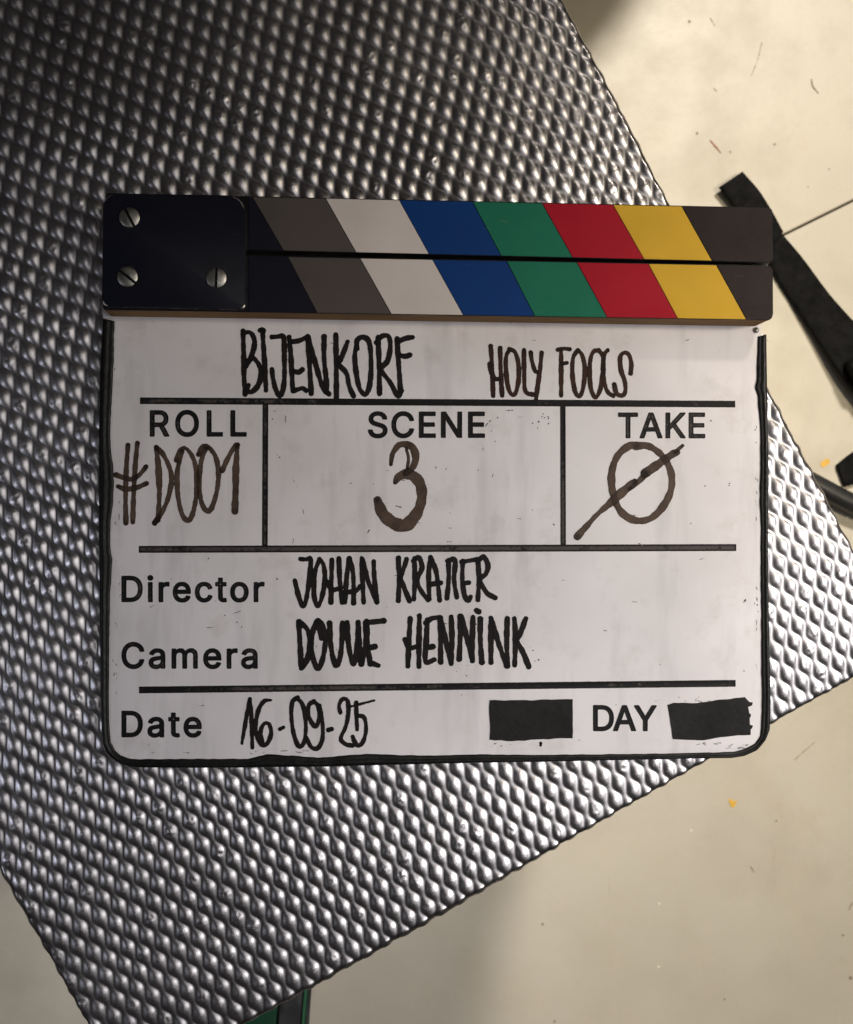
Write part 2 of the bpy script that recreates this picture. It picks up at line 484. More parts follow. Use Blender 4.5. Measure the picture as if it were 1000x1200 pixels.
def sdf_mesh(name, x0, y0, x1, y1, z, sdf, dens, wear, mat, parent, g=0.4, label=None, wob=0.0):
    """filled flat shape from a signed distance grid (negative inside), photo pixel space, laid on level z"""
    nx, ny = sdf.shape
    if wob:
        gx, gy = np.meshgrid(np.arange(nx) * g, np.arange(ny) * g, indexing='ij')
        sdf = sdf + wob * vnoise(gx * 0.55 + x0, gy * 0.55 + y0, 5) + wob * 0.6 * vnoise(gx * 1.7, gy * 1.7 + y0, 6)
    ins = sdf < 0
    verts = []; vid = {}; faces = []; att = []
    def A(x, y):
        i = min(nx - 1, max(0, int(round(x)))); j = min(ny - 1, max(0, int(round(y))))
        return (min(1, max(0, -float(sdf[i, j]) / 8.0)), float(dens[i, j]) if dens is not None else 1.0, float(wear[i, j]) if wear is not None else 0.0, 1)
    def corner(i, j):
        k = (i, j)
        if k not in vid:
            vid[k] = len(verts); verts.append(at(x0 + i * g, y0 + j * g, z)); att.append(A(i, j))
        return vid[k]
    def edge(i, j, i2, j2):
        if (i2, j2) < (i, j): i, j, i2, j2 = i2, j2, i, j
        k = (i, j, i2, j2)
        if k not in vid:
            a = sdf[i, j]; b = sdf[i2, j2]; t = float(a / (a - b)); t = min(0.98, max(0.02, t))
            vid[k] = len(verts); x = i + (i2 - i) * t; y = j + (j2 - j) * t
            verts.append(at(x0 + x * g, y0 + y * g, z)); c = A(x, y); att.append((0.0, c[1], c[2], 1))
        return vid[k]
    any_ = ins[:-1, :-1] | ins[1:, :-1] | ins[1:, 1:] | ins[:-1, 1:]
    for i, j in zip(*np.nonzero(any_)):
        i = int(i); j = int(j)
        cs = ((i, j), (i, j + 1), (i + 1, j + 1), (i + 1, j))
        poly = []
        for k in range(4):
            a = cs[k]; b = cs[(k + 1) % 4]
            ia = ins[a]; ib = ins[b]
            if ia: poly.append(corner(*a))
            if ia != ib: poly.append(edge(*a, *b))
        if len(poly) >= 3: faces.append(poly)
    o = mesh(name, verts, faces, mat, parent, smooth=True, label=label)
    me = o.data
    ca = me.color_attributes.new('ink', 'FLOAT_COLOR', 'POINT')
    ca.data.foreach_set('color', np.array(att, dtype=np.float32).ravel())
    return o

def strokes(name, ox, oy, k, ws, lines, z, mat, parent, g=0.4, label=None, wob=0.22, base=0.45, fade=0.0):
    """lines: lists of (x, y[, width]) in crop pixels; k crop pixels per photo pixel; ws stroke width in crop pixels"""
    L_ = []
    for ln in lines:
        pts = [(ox + p[0] / k, oy + p[1] / k, (p[2] if len(p) > 2 else ws) / k / 2) for p in ln]
        if len(pts) == 1: pts = [pts[0], (pts[0][0] + 0.3, pts[0][1] + 0.1, pts[0][2])]
        L_.append(catmull(pts, 0.35))
    al = np.array([p for ln in L_ for p in ln])
    m = al[:, 2].max() + 2
    x0 = al[:, 0].min() - m; y0 = al[:, 1].min() - m; x1 = al[:, 0].max() + m; y1 = al[:, 1].max() + m
    nx = int((x1 - x0) / g) + 2; ny = int((y1 - y0) / g) + 2
    sdf = np.full((nx, ny), 3.0); dens = np.zeros((nx, ny)) + 1.0
    for ln in L_:
        cur = np.full((nx, ny), 3.0); n = len(ln)
        ph = rnd.random() * 50
        for q, (px, py, r) in enumerate(ln):
            r = r * (1 + 0.10 * math.sin(q * 0.045 + ph) + 0.06 * math.sin(q * 0.16 + ph * 2))
            i0 = max(0, int((px - r - 2 - x0) / g)); i1 = min(nx, int((px + r + 2 - x0) / g) + 1)
            j0 = max(0, int((py - r - 2 - y0) / g)); j1 = min(ny, int((py + r + 2 - y0) / g) + 1)
            gx = x0 + np.arange(i0, i1)[:, None] * g - px; gy = y0 + np.arange(j0, j1)[None, :] * g - py
            cur[i0:i1, j0:j1] = np.minimum(cur[i0:i1, j0:j1], np.sqrt(gx * gx + gy * gy) - r)
        # ink: lighter core, darker rim and ends, darker where strokes cross
        e0 = ln[0]; e1 = ln[-1]
        GX = x0 + np.arange(nx)[:, None] * g; GY = y0 + np.arange(ny)[None, :] * g
        endd = np.maximum(np.exp(-((GX - e0[0]) ** 2 + (GY - e0[1]) ** 2) / 18), np.exp(-((GX - e1[0]) ** 2 + (GY - e1[1]) ** 2) / 18))
        rim = np.clip(1 - (-cur) / 1.0, 0, 1)
        cov = np.where(cur < 0.2, np.clip(base + 0.3 * endd + 0.22 * rim, 0, 0.92), 0)
        dens *= (1 - cov)
        sdf = np.minimum(sdf, cur)
    return sdf_mesh(name, x0, y0, x1, y1, z, sdf, 1 - dens, None, mat, parent, g, label, wob)

def poly_sdf(polys, x0, y0, nx, ny, g):
    GX = x0 + np.arange(nx)[:, None] * g + np.zeros((1, ny)); GY = y0 + np.arange(ny)[None, :] * g + np.zeros((nx, 1))
    d = np.full((nx, ny), 9.0); ins = np.zeros((nx, ny), bool)
    for P in polys:
        n = len(P)
        for i in range(n):
            ax, ay = P[i]; bx, by = P[(i + 1) % n]
            m = 6
            i0 = max(0, int((min(ax, bx) - m - x0) / g)); i1 = min(nx, int((max(ax, bx) + m - x0) / g) + 1)
            j0 = max(0, int((min(ay, by) - m - y0) / g)); j1 = min(ny, int((max(ay, by) + m - y0) / g) + 1)
            gx = GX[i0:i1, j0:j1]; gy = GY[i0:i1, j0:j1]
            ex, ey = bx - ax, by - ay; L2 = ex * ex + ey * ey + 1e-12
            t = np.clip(((gx - ax) * ex + (gy - ay) * ey) / L2, 0, 1)
            d[i0:i1, j0:j1] = np.minimum(d[i0:i1, j0:j1], np.hypot(gx - ax - t * ex, gy - ay - t * ey))
            if ay != by:
                c = ((GY > ay) != (GY > by)) & (GX < ex * (GY - ay) / (by - ay) + ax)
                ins ^= c
    return np.where(ins, -d, d)

def shape(name, polys, z, mat, parent, wear=0.0, g=0.4, label=None, wob=0.10, wearf=None, bold=0.0):
    al = np.array([p for P in polys for p in P]); m = 1.5
    x0, y0 = al.min(0) - m; x1, y1 = al.max(0) + m
    nx = int((x1 - x0) / g) + 2; ny = int((y1 - y0) / g) + 2
    s = poly_sdf(polys, x0, y0, nx, ny, g) - bold
    GX = x0 + np.arange(nx)[:, None] * g + np.zeros((1, ny)); GY = y0 + np.arange(ny)[None, :] * g + np.zeros((nx, 1))
    wr = np.full((nx, ny), float(wear)) if wearf is None else np.clip(wearf(GX, GY), 0, 1)
    wr = np.clip(wr + 0.35 * vnoise(GX * 0.06, GY * 0.06, 8), 0, 1)
    return sdf_mesh(name, x0, y0, x1, y1, z, s, None, wr, mat, parent, g, label, wob)

GLY = {}
GLY = {"A":[479,[[16,0,201,509,276,509,463,0,395,0,287,302,264,372,232,478,245,478,213,371,191,302,85,0],[110,142,110,199,370,199,370,142]]],"C":[510,[[267,-7,242,-6,217,-2,194,5,171,13,150,25,131,39,113,55,97,73,82,93,70,115,59,140,51,166,45,193,41,223,40,254,41,285,45,315,51,343,59,369,70,393,82,415,97,436,113,454,131,470,150,484,171,495,194,504,217,510,242,514,267,516,283,515,298,514,312,511,326,508,340,504,354,499,367,494,379,487,391,479,402,471,413,462,423,452,432,442,440,430,448,418,455,406,461,392,466,378,470,364,473,348,408,348,406,359,403,368,399,378,394,386,389,395,384,402,378,409,372,416,365,423,357,428,350,434,341,438,333,442,324,446,315,449,306,451,297,453,287,455,277,456,267,456,249,455,231,452,215,447,199,441,184,432,169,422,156,410,145,396,134,381,125,364,117,345,111,325,107,303,104,279,103,254,104,229,107,206,111,184,117,163,125,145,134,127,145,112,157,98,170,87,184,76,199,68,215,61,232,57,249,54,267,53,277,53,287,54,297,55,306,57,315,60,324,63,333,67,341,71,350,75,357,81,365,86,372,93,378,99,384,107,389,114,394,123,399,131,403,141,406,150,408,160,473,160,470,145,466,131,461,117,455,103,448,91,440,79,432,67,423,57,413,47,402,38,391,30,379,22,367,15,354,10,341,5,327,0,312,-3,298,-5,283,-6]]],"D":[502,[[219,0,96,0,96,57,215,57,239,58,261,61,282,66,301,72,318,81,333,91,347,103,360,117,370,132,379,149,386,168,392,187,396,209,398,231,399,255,398,279,396,302,392,323,386,342,379,361,370,377,360,392,348,406,335,418,320,428,303,437,285,443,265,448,244,451,221,452,93,452,93,509,225,509,254,507,281,504,307,498,331,489,353,478,373,465,391,450,407,432,421,413,433,391,444,367,451,342,457,315,460,286,462,255,460,224,457,195,451,168,443,142,433,119,421,97,406,77,390,60,371,44,351,31,328,20,303,11,277,5,249,1],[125,509,125,0,60,0,60,509]]],"E":[418,[[60,0,60,509,372,509,372,452,125,452,125,286,355,286,355,229,125,229,125,57,375,57,375,0]]],"K":[467,[[104,145,104,216,139,261,174,303,212,344,364,509,448,509,231,276,228,276],[60,0,60,509,125,509,125,334,124,225,125,193,125,0],[372,0,188,259,228,309,449,0]]],"L":[393,[[60,0,60,509,125,509,125,57,361,57,361,0]]],"N":[523,[[60,0,60,509,136,509,343,183,363,151,388,107,414,55,405,54,401,108,399,157,399,195,399,509,463,509,463,0,387,0,202,290,177,331,148,381,108,452,119,454,122,384,124,328,125,291,125,0]]],"O":[533,[[267,-7,241,-6,217,-2,194,5,171,13,150,25,131,39,113,55,97,73,82,93,70,115,59,140,51,166,45,193,41,223,40,254,41,285,45,315,51,343,59,369,70,393,82,415,97,436,113,454,131,470,150,484,171,495,194,504,217,510,241,514,267,516,293,514,317,510,340,504,363,495,384,484,403,470,421,454,437,436,451,415,464,393,474,369,482,343,488,315,492,285,493,254,492,223,488,193,482,166,474,140,464,115,451,93,437,73,421,55,403,39,384,25,363,13,340,5,317,-2,293,-6],[267,53,285,54,302,57,318,61,334,68,349,76,364,86,377,98,388,112,399,127,408,144,416,163,422,183,427,205,429,229,430,254,429,279,427,303,422,325,416,346,408,365,399,382,388,397,377,411,364,423,349,433,334,441,318,447,302,452,285,455,267,456,249,455,232,452,215,447,199,441,184,433,170,422,157,411,145,397,135,381,125,364,117,345,111,325,107,303,104,279,103,254,104,229,107,205,111,183,117,163,125,144,135,127,145,112,157,98,170,86,184,76,199,68,215,61,232,57,249,54]]],"R":[449,[[60,0,60,509,236,509,259,508,280,505,299,501,317,496,333,489,348,480,361,470,372,459,382,447,390,433,397,419,403,403,406,387,409,370,409,352,409,334,406,317,403,301,397,286,390,271,382,258,372,246,361,235,348,226,333,217,317,210,299,205,279,201,258,198,236,198,96,198,96,255,234,255,249,256,263,257,276,259,287,263,298,267,307,272,315,278,322,285,329,292,334,300,338,309,341,319,343,329,345,340,345,352,345,364,343,375,341,386,338,395,334,405,329,413,322,421,315,428,307,434,298,440,287,444,275,448,262,450,248,452,233,452,125,452,125,0],[353,0,230,229,303,229,428,0]]],"S":[446,[[224,-9,202,-8,182,-6,162,-2,144,3,128,9,112,17,98,26,85,36,74,48,64,60,56,74,49,88,44,103,40,120,38,137,104,137,106,125,109,115,112,105,117,96,123,88,130,80,138,74,147,68,156,63,166,59,177,55,188,53,200,51,212,50,224,49,237,50,250,51,263,53,275,56,286,60,296,65,306,71,315,77,323,84,329,92,335,100,340,109,343,119,345,129,346,139,345,149,343,157,341,165,337,172,332,179,326,185,320,190,313,195,305,200,296,205,245,222,184,239,160,247,138,256,118,266,101,277,86,289,74,303,64,318,57,335,53,353,52,372,53,389,56,405,60,420,67,434,75,448,85,460,96,471,109,481,122,490,138,498,154,504,171,509,189,513,208,515,227,516,247,515,266,513,283,509,300,504,316,498,331,490,344,481,357,471,367,461,377,449,385,436,392,422,396,408,399,393,401,378,337,378,335,393,330,406,323,418,313,428,302,437,289,445,275,451,259,455,243,458,225,459,212,458,200,457,188,455,178,452,167,448,158,443,149,438,141,432,135,425,129,418,124,411,120,402,117,394,116,385,115,376,116,366,118,356,121,348,125,340,131,334,138,327,145,322,152,317,161,312,169,308,212,293,264,279,312,264,321,259,331,255,341,249,350,244,359,238,367,231,375,224,382,215,389,207,395,198,399,187,403,177,406,165,408,152,408,139,407,122,405,107,400,92,394,77,386,64,377,51,366,39,353,28,339,19,323,11,306,4,288,-2,268,-6,246,-8]]],"T":[448,[[32,452,32,509,417,509,417,452,257,452,257,0,193,0,193,452]]],"Y":[472,[[203,0,203,208,16,509,91,509,192,344,222,292,250,230,224,230,251,293,280,344,381,509,455,509,268,208,268,0]]],"a":[389,[[160,-9,146,-8,132,-6,119,-4,106,0,94,5,83,11,73,18,63,26,55,35,48,45,41,55,37,67,33,80,31,93,30,108,31,120,32,132,35,143,39,152,43,161,49,169,55,176,62,182,69,188,78,193,86,198,95,202,105,205,115,208,125,211,178,220,234,227,265,235,276,255,276,257,275,266,274,274,272,282,270,290,267,297,263,303,258,309,253,314,247,318,240,322,232,325,224,328,215,329,206,330,196,331,185,330,175,329,166,328,157,325,149,322,118,301,100,274,41,291,47,304,53,317,61,328,69,337,79,346,88,354,99,360,110,366,121,371,133,375,145,379,157,381,169,383,182,384,194,384,239,379,249,377,258,374,268,370,277,366,286,360,294,354,302,347,310,339,316,330,322,320,327,309,331,297,334,283,336,268,337,251,337,0,277,0,277,52,272,52,252,25,246,19,239,14,232,9,224,5,215,1,206,-2,195,-5,184,-7,172,-8],[170,45,184,46,196,48,207,50,218,54,228,59,237,64,245,71,252,78,258,85,263,93,268,102,271,111,274,119,275,129,276,138,276,190,259,182,231,176,200,171,175,168,134,159,127,156,120,152,114,148,108,144,103,139,99,134,96,128,94,121,92,113,92,105,92,97,93,90,95,84,98,78,102,72,106,67,111,63,117,59,123,55,130,52,137,50,145,48,153,47,161,46]]],"c":[396,[[207,-8,187,-7,168,-4,150,1,133,8,117,16,102,27,88,39,76,53,65,68,56,85,48,103,42,123,38,143,35,165,34,187,35,211,38,233,42,253,48,273,56,291,65,308,76,323,88,337,102,349,117,360,133,369,150,376,168,380,187,383,207,384,218,384,229,383,240,382,250,380,260,377,270,374,279,370,288,366,297,361,305,356,313,350,320,344,327,337,334,330,340,322,345,314,350,305,355,296,358,287,362,277,303,262,290,289,270,311,242,325,207,330,193,329,179,327,167,323,155,317,145,310,136,302,127,292,120,282,114,271,108,258,104,245,101,231,98,217,97,203,96,187,97,173,98,158,101,144,104,131,108,117,114,105,120,94,127,83,136,74,145,66,155,59,167,53,179,50,193,47,207,46,243,52,271,66,292,89,304,117,363,102,360,92,356,83,352,73,347,65,341,56,335,48,329,41,322,34,314,27,306,21,298,16,289,11,280,6,271,3,261,-1,251,-3,240,-5,229,-7,218,-8]]],"e":[404,[[212,-8,191,-7,170,-4,151,1,133,8,117,16,102,27,88,39,76,53,65,68,56,85,48,103,42,122,38,143,35,164,34,187,35,210,38,231,42,252,48,271,55,290,64,307,75,322,87,336,100,349,115,359,131,368,148,375,166,380,185,383,205,384,218,384,230,383,242,381,254,378,266,374,277,369,289,364,299,357,309,349,319,341,328,331,337,321,344,309,351,296,357,282,362,267,366,250,369,233,371,214,371,194,371,169,75,169,75,221,338,221,310,202,309,217,308,231,305,244,302,257,298,269,292,280,286,290,279,299,271,307,263,314,253,320,242,324,231,328,218,329,205,330,192,329,179,327,167,324,156,319,146,313,137,306,129,298,121,290,115,280,109,270,104,259,101,247,98,235,96,223,96,211,96,178,97,161,98,146,101,132,105,118,110,106,117,95,124,85,132,76,141,68,151,61,162,56,173,52,186,49,199,47,212,46,221,46,230,47,238,48,246,50,254,53,261,56,268,59,274,63,280,68,285,73,290,78,295,84,299,91,303,98,306,105,365,91,361,79,356,68,350,58,343,48,335,39,326,31,316,23,306,16,295,10,283,4,270,0,256,-4,242,-6,227,-8]]],"i":[166,[[53,0,53,379,114,379,114,0],[84,443,77,443,71,445,65,447,59,450,54,455,49,460,46,465,43,471,42,477,41,483,42,490,43,496,46,502,49,507,54,512,59,516,65,519,71,522,77,523,84,524,91,523,97,522,103,519,109,516,114,512,118,507,122,502,124,496,126,490,126,483,126,477,124,471,122,465,118,460,114,455,109,450,103,447,97,445,91,443]]],"m":[610,[[53,0,53,379,112,379,112,295,108,295,111,307,115,318,120,328,126,337,132,346,140,354,147,360,155,366,163,372,172,376,181,380,190,383,200,385,209,386,219,386,235,385,250,382,264,377,276,370,287,361,297,350,305,338,312,325,317,310,321,295,312,295,316,306,320,316,325,326,330,335,337,343,345,351,353,358,361,364,371,370,381,375,391,379,402,382,413,384,425,386,437,386,450,386,462,384,474,381,486,377,497,372,508,365,517,358,526,349,534,339,541,328,546,316,551,303,554,288,556,272,557,255,557,0,496,0,496,254,495,269,492,283,487,295,481,305,473,313,463,319,453,324,442,328,431,330,419,330,409,330,399,329,390,327,382,324,374,320,367,315,361,310,355,304,350,297,345,290,342,282,339,274,337,266,336,257,335,247,335,0,274,0,274,260,273,272,271,283,267,293,261,303,253,311,244,318,234,323,224,327,212,330,199,330,191,330,182,329,174,327,166,324,158,320,150,316,143,310,137,304,131,297,126,289,121,281,118,271,116,261,114,250,114,238,114,0]]],"o":[415,[[207,-8,187,-7,168,-4,150,1,133,8,117,16,102,27,88,39,76,53,65,68,56,85,48,103,42,123,38,143,35,165,34,187,35,211,38,233,42,253,48,273,56,291,65,308,76,323,88,337,102,349,117,360,133,369,150,376,168,380,187,383,207,384,228,383,247,380,265,376,282,369,299,360,314,349,327,337,339,323,350,308,359,291,367,273,373,253,378,233,380,211,381,187,380,165,378,143,373,123,367,103,359,85,350,68,339,53,327,39,314,27,299,16,282,8,265,1,247,-4,228,-7],[207,46,222,47,236,50,248,53,260,59,270,66,280,74,288,83,295,94,302,105,307,117,311,131,315,144,317,158,319,173,319,187,319,202,317,217,315,231,311,245,307,258,302,271,295,282,288,292,280,302,270,310,260,317,248,323,236,327,222,329,207,330,193,329,179,327,167,323,155,317,145,310,136,302,127,292,120,282,114,271,108,258,104,245,101,231,98,217,97,203,96,187,97,173,98,158,101,144,104,131,108,117,114,105,120,94,127,83,136,74,145,66,155,59,167,53,179,50,193,47]]],"r":[259,[[53,0,53,379,112,379,112,321,115,321,120,332,126,342,134,351,142,360,152,367,163,374,175,378,187,382,200,384,213,385,229,384,243,384,243,322,230,324,207,326,196,325,186,324,177,322,168,319,159,315,151,310,144,304,137,298,131,291,126,284,121,275,118,267,116,257,114,247,114,237,114,0]]],"t":[227,[[204,379,204,327,6,327,6,379],[65,471,126,471,126,98,126,88,128,80,130,73,132,66,136,61,141,57,146,54,153,52,161,50,170,50,185,51,202,54,213,2,192,-3,168,-4,150,-3,133,0,117,5,104,12,92,21,82,32,75,45,69,59,66,75,65,93]]]}
def word(txt, xa, xb, ycap, ybase, z, parent, wear, slant=0.0):
    """engraved word: letters fitted between xa..xb, cap height ycap..ybase (photo pixels)"""
    B_ = 1.15
    xa += B_; xb -= B_; ycap += B_; ybase -= B_
    H_ = max(y for s in GLY['D'][1] for y in s[1::2])
    sc = (ybase - ycap) / H_
    adv = [GLY[c][0] for c in txt]
    first = min(v for s in GLY[txt[0]][1] for v in s[::2]); last = max(v for s in GLY[txt[-1]][1] for v in s[::2])
    nat = (sum(adv[:-1]) + last - first) * sc
    track = ((xb - xa) - nat) / (len(txt) - 1)
    x = xa - first * sc
    for i, c in enumerate(txt):
        polys = []
        for s in GLY[c][1]:
            polys.append([(x + s[q] * sc, ybase - s[q + 1] * sc + slant * (x + s[q] * sc - xa)) for q in range(0, len(s), 2)])
        shape('letter', polys, z, M_ENG, parent, wear=wear * rnd.uniform(0.5, 1.1), g=0.35, bold=B_)
        x += adv[i] * sc + track

# ------------------------------------------------------------------ clapperboard
ZB = 0.0052                                   # writing surface
ZS0, ZS1 = 0.0060, 0.0212                     # clap sticks
def A2(pts, z): return [(p.x, p.y) for p in (at(x, y, z) for x, y in pts)]
slate = root('clapperboard', at(510, 620, 0), 'white film clapperboard with coloured clap sticks and handwritten marker lettering', 'clapperboard')
# black tape wrapped round the rim: outer and inner outline, inner one ragged
outer = [(120, 373), (118.3, 400), (116.5, 430), (115.3, 500), (115, 600), (115.5, 660), (116.5, 740), (117.6, 820), (118.6, 856), (120, 872), (124, 882),
         (130, 888), (140, 895), (152, 899), (165, 900.2), (230, 900.6), (300, 900.2), (380, 899.3), (460, 897.2), (560, 894.6), (620, 893.6), (668, 892.6), (760, 890.7),
         (840, 889), (857, 889), (873, 886.7), (888, 880), (898, 868), (903.3, 855), (904.2, 820), (903, 760), (902, 700), (901.2, 640), (902, 560), (900.6, 480), (899.8, 430), (899.4, 391.5)]
inner = [(134.6, 373), (134.3, 384), (133.4, 396), (133.6, 420), (132.6, 440), (131, 470), (129.4, 500), (130, 525), (132.6, 545), (133.4, 565), (132.4, 590), (129.6, 610), (129.4, 640),
         (131.6, 655), (131, 672), (129, 700), (128.2, 760), (127.6, 820), (128.2, 852), (130, 870), (135, 880), (142, 886), (152, 889), (165, 889.8), (230, 889.4), (290, 889.4),
         (300, 887.5), (312, 884), (325, 884.6), (350, 886), (372, 888), (400, 886), (430, 883.4), (470, 885), (510, 885.4), (560, 884.2), (620, 884.6), (668, 884.5), (760, 883.4),
         (840, 881.8), (861, 881), (873, 877.6), (885, 871.6), (890.8, 864), (892.5, 853), (893.6, 820), (892.8, 780), (892.2, 700), (891.7, 660), (892, 620), (890.8, 590), (891.6, 540), (891.2, 500),
         (890.2, 489), (888.6, 474), (889, 464), (885.2, 455), (887.2, 445), (887.0, 433), (888.2, 410), (888.6, 391.5)]
bo = [(891, 300), (891, 392), (896.5, 392)] + [(x + (3 if x < 140 else 0) - (3 if x > 880 else 0) + (1 if 120 < x < 170 and y > 870 else 0), y - (3 if y > 868 else 0)) for x, y in reversed(outer[2:-2])] + [(121, 400), (121, 300)]
board = prism('board', A2(bo, ZB), 0.0004, ZB, [M_BOARD], slate, bevel=0.0002)
def resample(P, n):
    P = np.array(P, float); d = np.r_[0, np.cumsum(np.hypot(*np.diff(P, axis=0).T))]
    return P, d
def build_tape():
    Po, do = resample(outer, 0); Pi, di = resample(inner, 0)
    # station pairs follow the outer outline; the inner point is the nearest on the inner outline, monotone
    N = 640
    to = np.linspace(0, do[-1], N); X = np.interp(to, do, Po[:, 0]); Y = np.interp(to, do, Po[:, 1])
    ti_all = np.linspace(0, di[-1], 4000); IX = np.interp(ti_all, di, Pi[:, 0]); IY = np.interp(ti_all, di, Pi[:, 1])
    last = 0; sel = []
    for x, y in zip(X, Y):
        dd = np.hypot(IX - x, IY - y); dd[:last] = 1e9; dd[last + 120:] = 1e9
        k = int(np.argmin(dd)); sel.append(k); last = k
    sel = np.array(sel, float)
    sel = np.convolve(np.r_[np.full(4, sel[0]), sel, np.full(4, sel[-1])], np.ones(9) / 9, 'valid').astype(int)
    IX = IX[sel]; IY = IY[sel]
    IX = IX + 0.35 * vnoise(np.arange(N) * 0.45, np.zeros(N), 2) ; IY = IY + 0.35 * vnoise(np.arange(N) * 0.45, np.zeros(N) + 9, 3)
    prof = [(0.0, 0.0006), (0.0, 0.0036), (0.05, 0.0052), (0.14, 0.0060), (0.30, 0.0064), (0.50, 0.0063), (0.62, 0.0060), (0.72, 0.00595), (0.88, 0.0060), (0.97, 0.0058), (1.0, 0.0053)]
    V_ = []; F_ = []; K = len(prof)
    for i in range(N):
        wv = 0.00016 * float(vnoise(np.array([i * 0.09]), np.array([0.0]), 4)[0])
        for q, (f, z) in enumerate(prof):
            zz = z + (wv if 1 < q < K - 1 else 0)
            ref = at(X[i] * (1 - f) + IX[i] * f, Y[i] * (1 - f) + IY[i] * f, 0.0056)
            V_.append((ref.x, ref.y, zz))
    for i in range(N - 1):
        for q in range(K - 1):
            a = i * K + q
            F_.append((a, a + 1, a + K + 1, a + K))
    F_.append(tuple(range(K))); F_.append(tuple(reversed(range((N - 1) * K, N * K))))
    o = mesh('edge_tape', V_, F_, M_TAPE, slate, label='black tape wrapped round the rim of the board')
    bm = bmesh.new(); bm.from_mesh(o.data); bmesh.ops.recalc_face_normals(bm, faces=bm.faces); bm.to_mesh(o.data); bm.free()
build_tape()

# engraved rules
ZL = ZB + 0.00005
def bar(p0, p1, hw):
    d = (Vector(p1) - Vector(p0)).normalized(); n = Vector((-d.y, d.x)) * hw
    return [tuple(Vector(p0) + n), tuple(Vector(p1) + n), tuple(Vector(p1) - n), tuple(Vector(p0) - n)]
shape('ruled_line', [bar((164.3, 469.6), (861.8, 473.6), 3.9)], ZL, M_ENG, board, wearf=lambda x, y: 0.42 * np.clip((400 - x) / 150, 0, 1) + 0.1)
shape('ruled_line', [bar((162.8, 643.8), (863, 641.7), 4.1)], ZL, M_ENG, board, wear=0.85)
shape('ruled_line', [bar((163, 808.6), (862.3, 800.8), 4.0)], ZL, M_ENG, board, wearf=lambda x, y: 0.1 + 0.5 * np.clip((x - 240) / 60, 0, 1) * np.clip((560 - x) / 100, 0, 1))
shape('ruled_line', [bar((311.3, 473.8), (310.6, 640), 3.4)], ZL + 0.00002, M_ENG, board, wear=0.55)
shape('ruled_line', [bar((659.8, 476), (660.2, 638.6), 3.2)], ZL + 0.00002, M_ENG, board, wearf=lambda x, y: 0.1 + 0.6 * np.clip((y - 520) / 60, 0, 1))
ZT = ZB + 0.00004
word('ROLL', 175.6, 289.4, 480.6, 511.8, ZT, board, 0.45)
word('SCENE', 431.2, 568.6, 482.2, 513.3, ZT, board, 0.15)
word('TAKE', 724.3, 826.8, 483.3, 513.8, ZT, board, 0.6)
word('Director', 142.4, 310.4, 674.6, 705.8, ZT, board, 0.35)
word('Camera', 142.4, 302.3, 752.5, 783.8, ZT, board, 0.3)
word('Date', 142.4, 236.7, 832.8, 864.2, ZT, board, 0.2)
word('DAY', 695, 769.8, 826.2, 857.0, ZT, board, 0.05)

# handwriting in marker
ZI = ZB + 0.00010
hand = dict(z=ZI, parent=board)
strokes('handwriting', 260, 370, 4, 24.61, [
    [(100,72),(103,180),(105,290),(110,368)], [(100,80),(135,80),(154,120),(143,180),(115,238)], [(118,215),(150,200),(182,250),(176,315),(145,355),(118,352),(126,325)],
    [(180,68),(190,66),(196,70)], [(192,80),(200,200),(208,350)],
    [(235,100),(265,98),(290,102),(294,200),(292,320),(275,372),(255,350),(240,290),(236,252)],
    [(316,100),(325,200),(333,350)], [(330,122),(365,116),(405,98)], [(340,262),(362,264),(378,252)], [(335,352),(360,345),(380,340),(395,350)],
    [(404,96),(410,200),(420,365)], [(406,100),(440,225),(475,340),(502,366)], [(480,98),(480,200),(490,300),(492,355)],
    [(535,88),(537,250),(538,392)], [(590,122),(566,185),(542,228)], [(546,228),(585,270),(598,330),(618,376)],
    [(636,155),(634,118),(660,100),(690,122),(700,200),(696,310),(676,368),(646,340),(630,260),(624,190),(634,130)],
    [(733,100),(738,230),(740,365)], [(726,125),(748,98),(780,95),(791,140),(778,210),(748,252),(788,310),(826,374),(842,350)],
    [(822,108),(830,230),(838,352)], [(828,120),(862,106),(895,101)], [(838,186),(862,190),(882,184)],
], mat=M_INK, label='title word in thick black marker', **hand)
strokes('handwriting', 550, 380, 4.545, 24.61, [
    [(115,116),(122,220),(128,382)], [(165,126),(168,250),(176,380)], [(110,212),(116,250),(135,288),(158,292)],
    [(215,132),(245,150),(262,210),(264,290),(250,360),(232,376),(212,350),(198,270),(196,180),(212,138)],
    [(292,137),(293,250),(296,340),(310,368),(338,374)],
    [(328,150),(336,200),(350,245),(362,255)], [(386,152),(380,220),(368,310),(356,402)],
    [(490,132),(490,240),(490,380)], [(472,136),(500,130),(535,133)], [(495,210),(520,206)],
    [(580,138),(602,165),(616,230),(612,310),(598,370),(580,382),(562,350),(550,260),(554,180),(576,140)],
    [(690,138),(660,148),(643,210),(645,320),(660,375),(678,388),(700,340),(714,240),(712,170),(690,140)],
    [(738,138),(718,165),(714,230),(718,300),(738,360),(768,382)],
    [(860,262),(864,210),(850,162),(825,152),(805,175),(808,240),(830,310),(830,365),(808,380),(784,365),(773,320)],
], mat=M_INK2, label='two words in dark reddish brown marker', **hand)
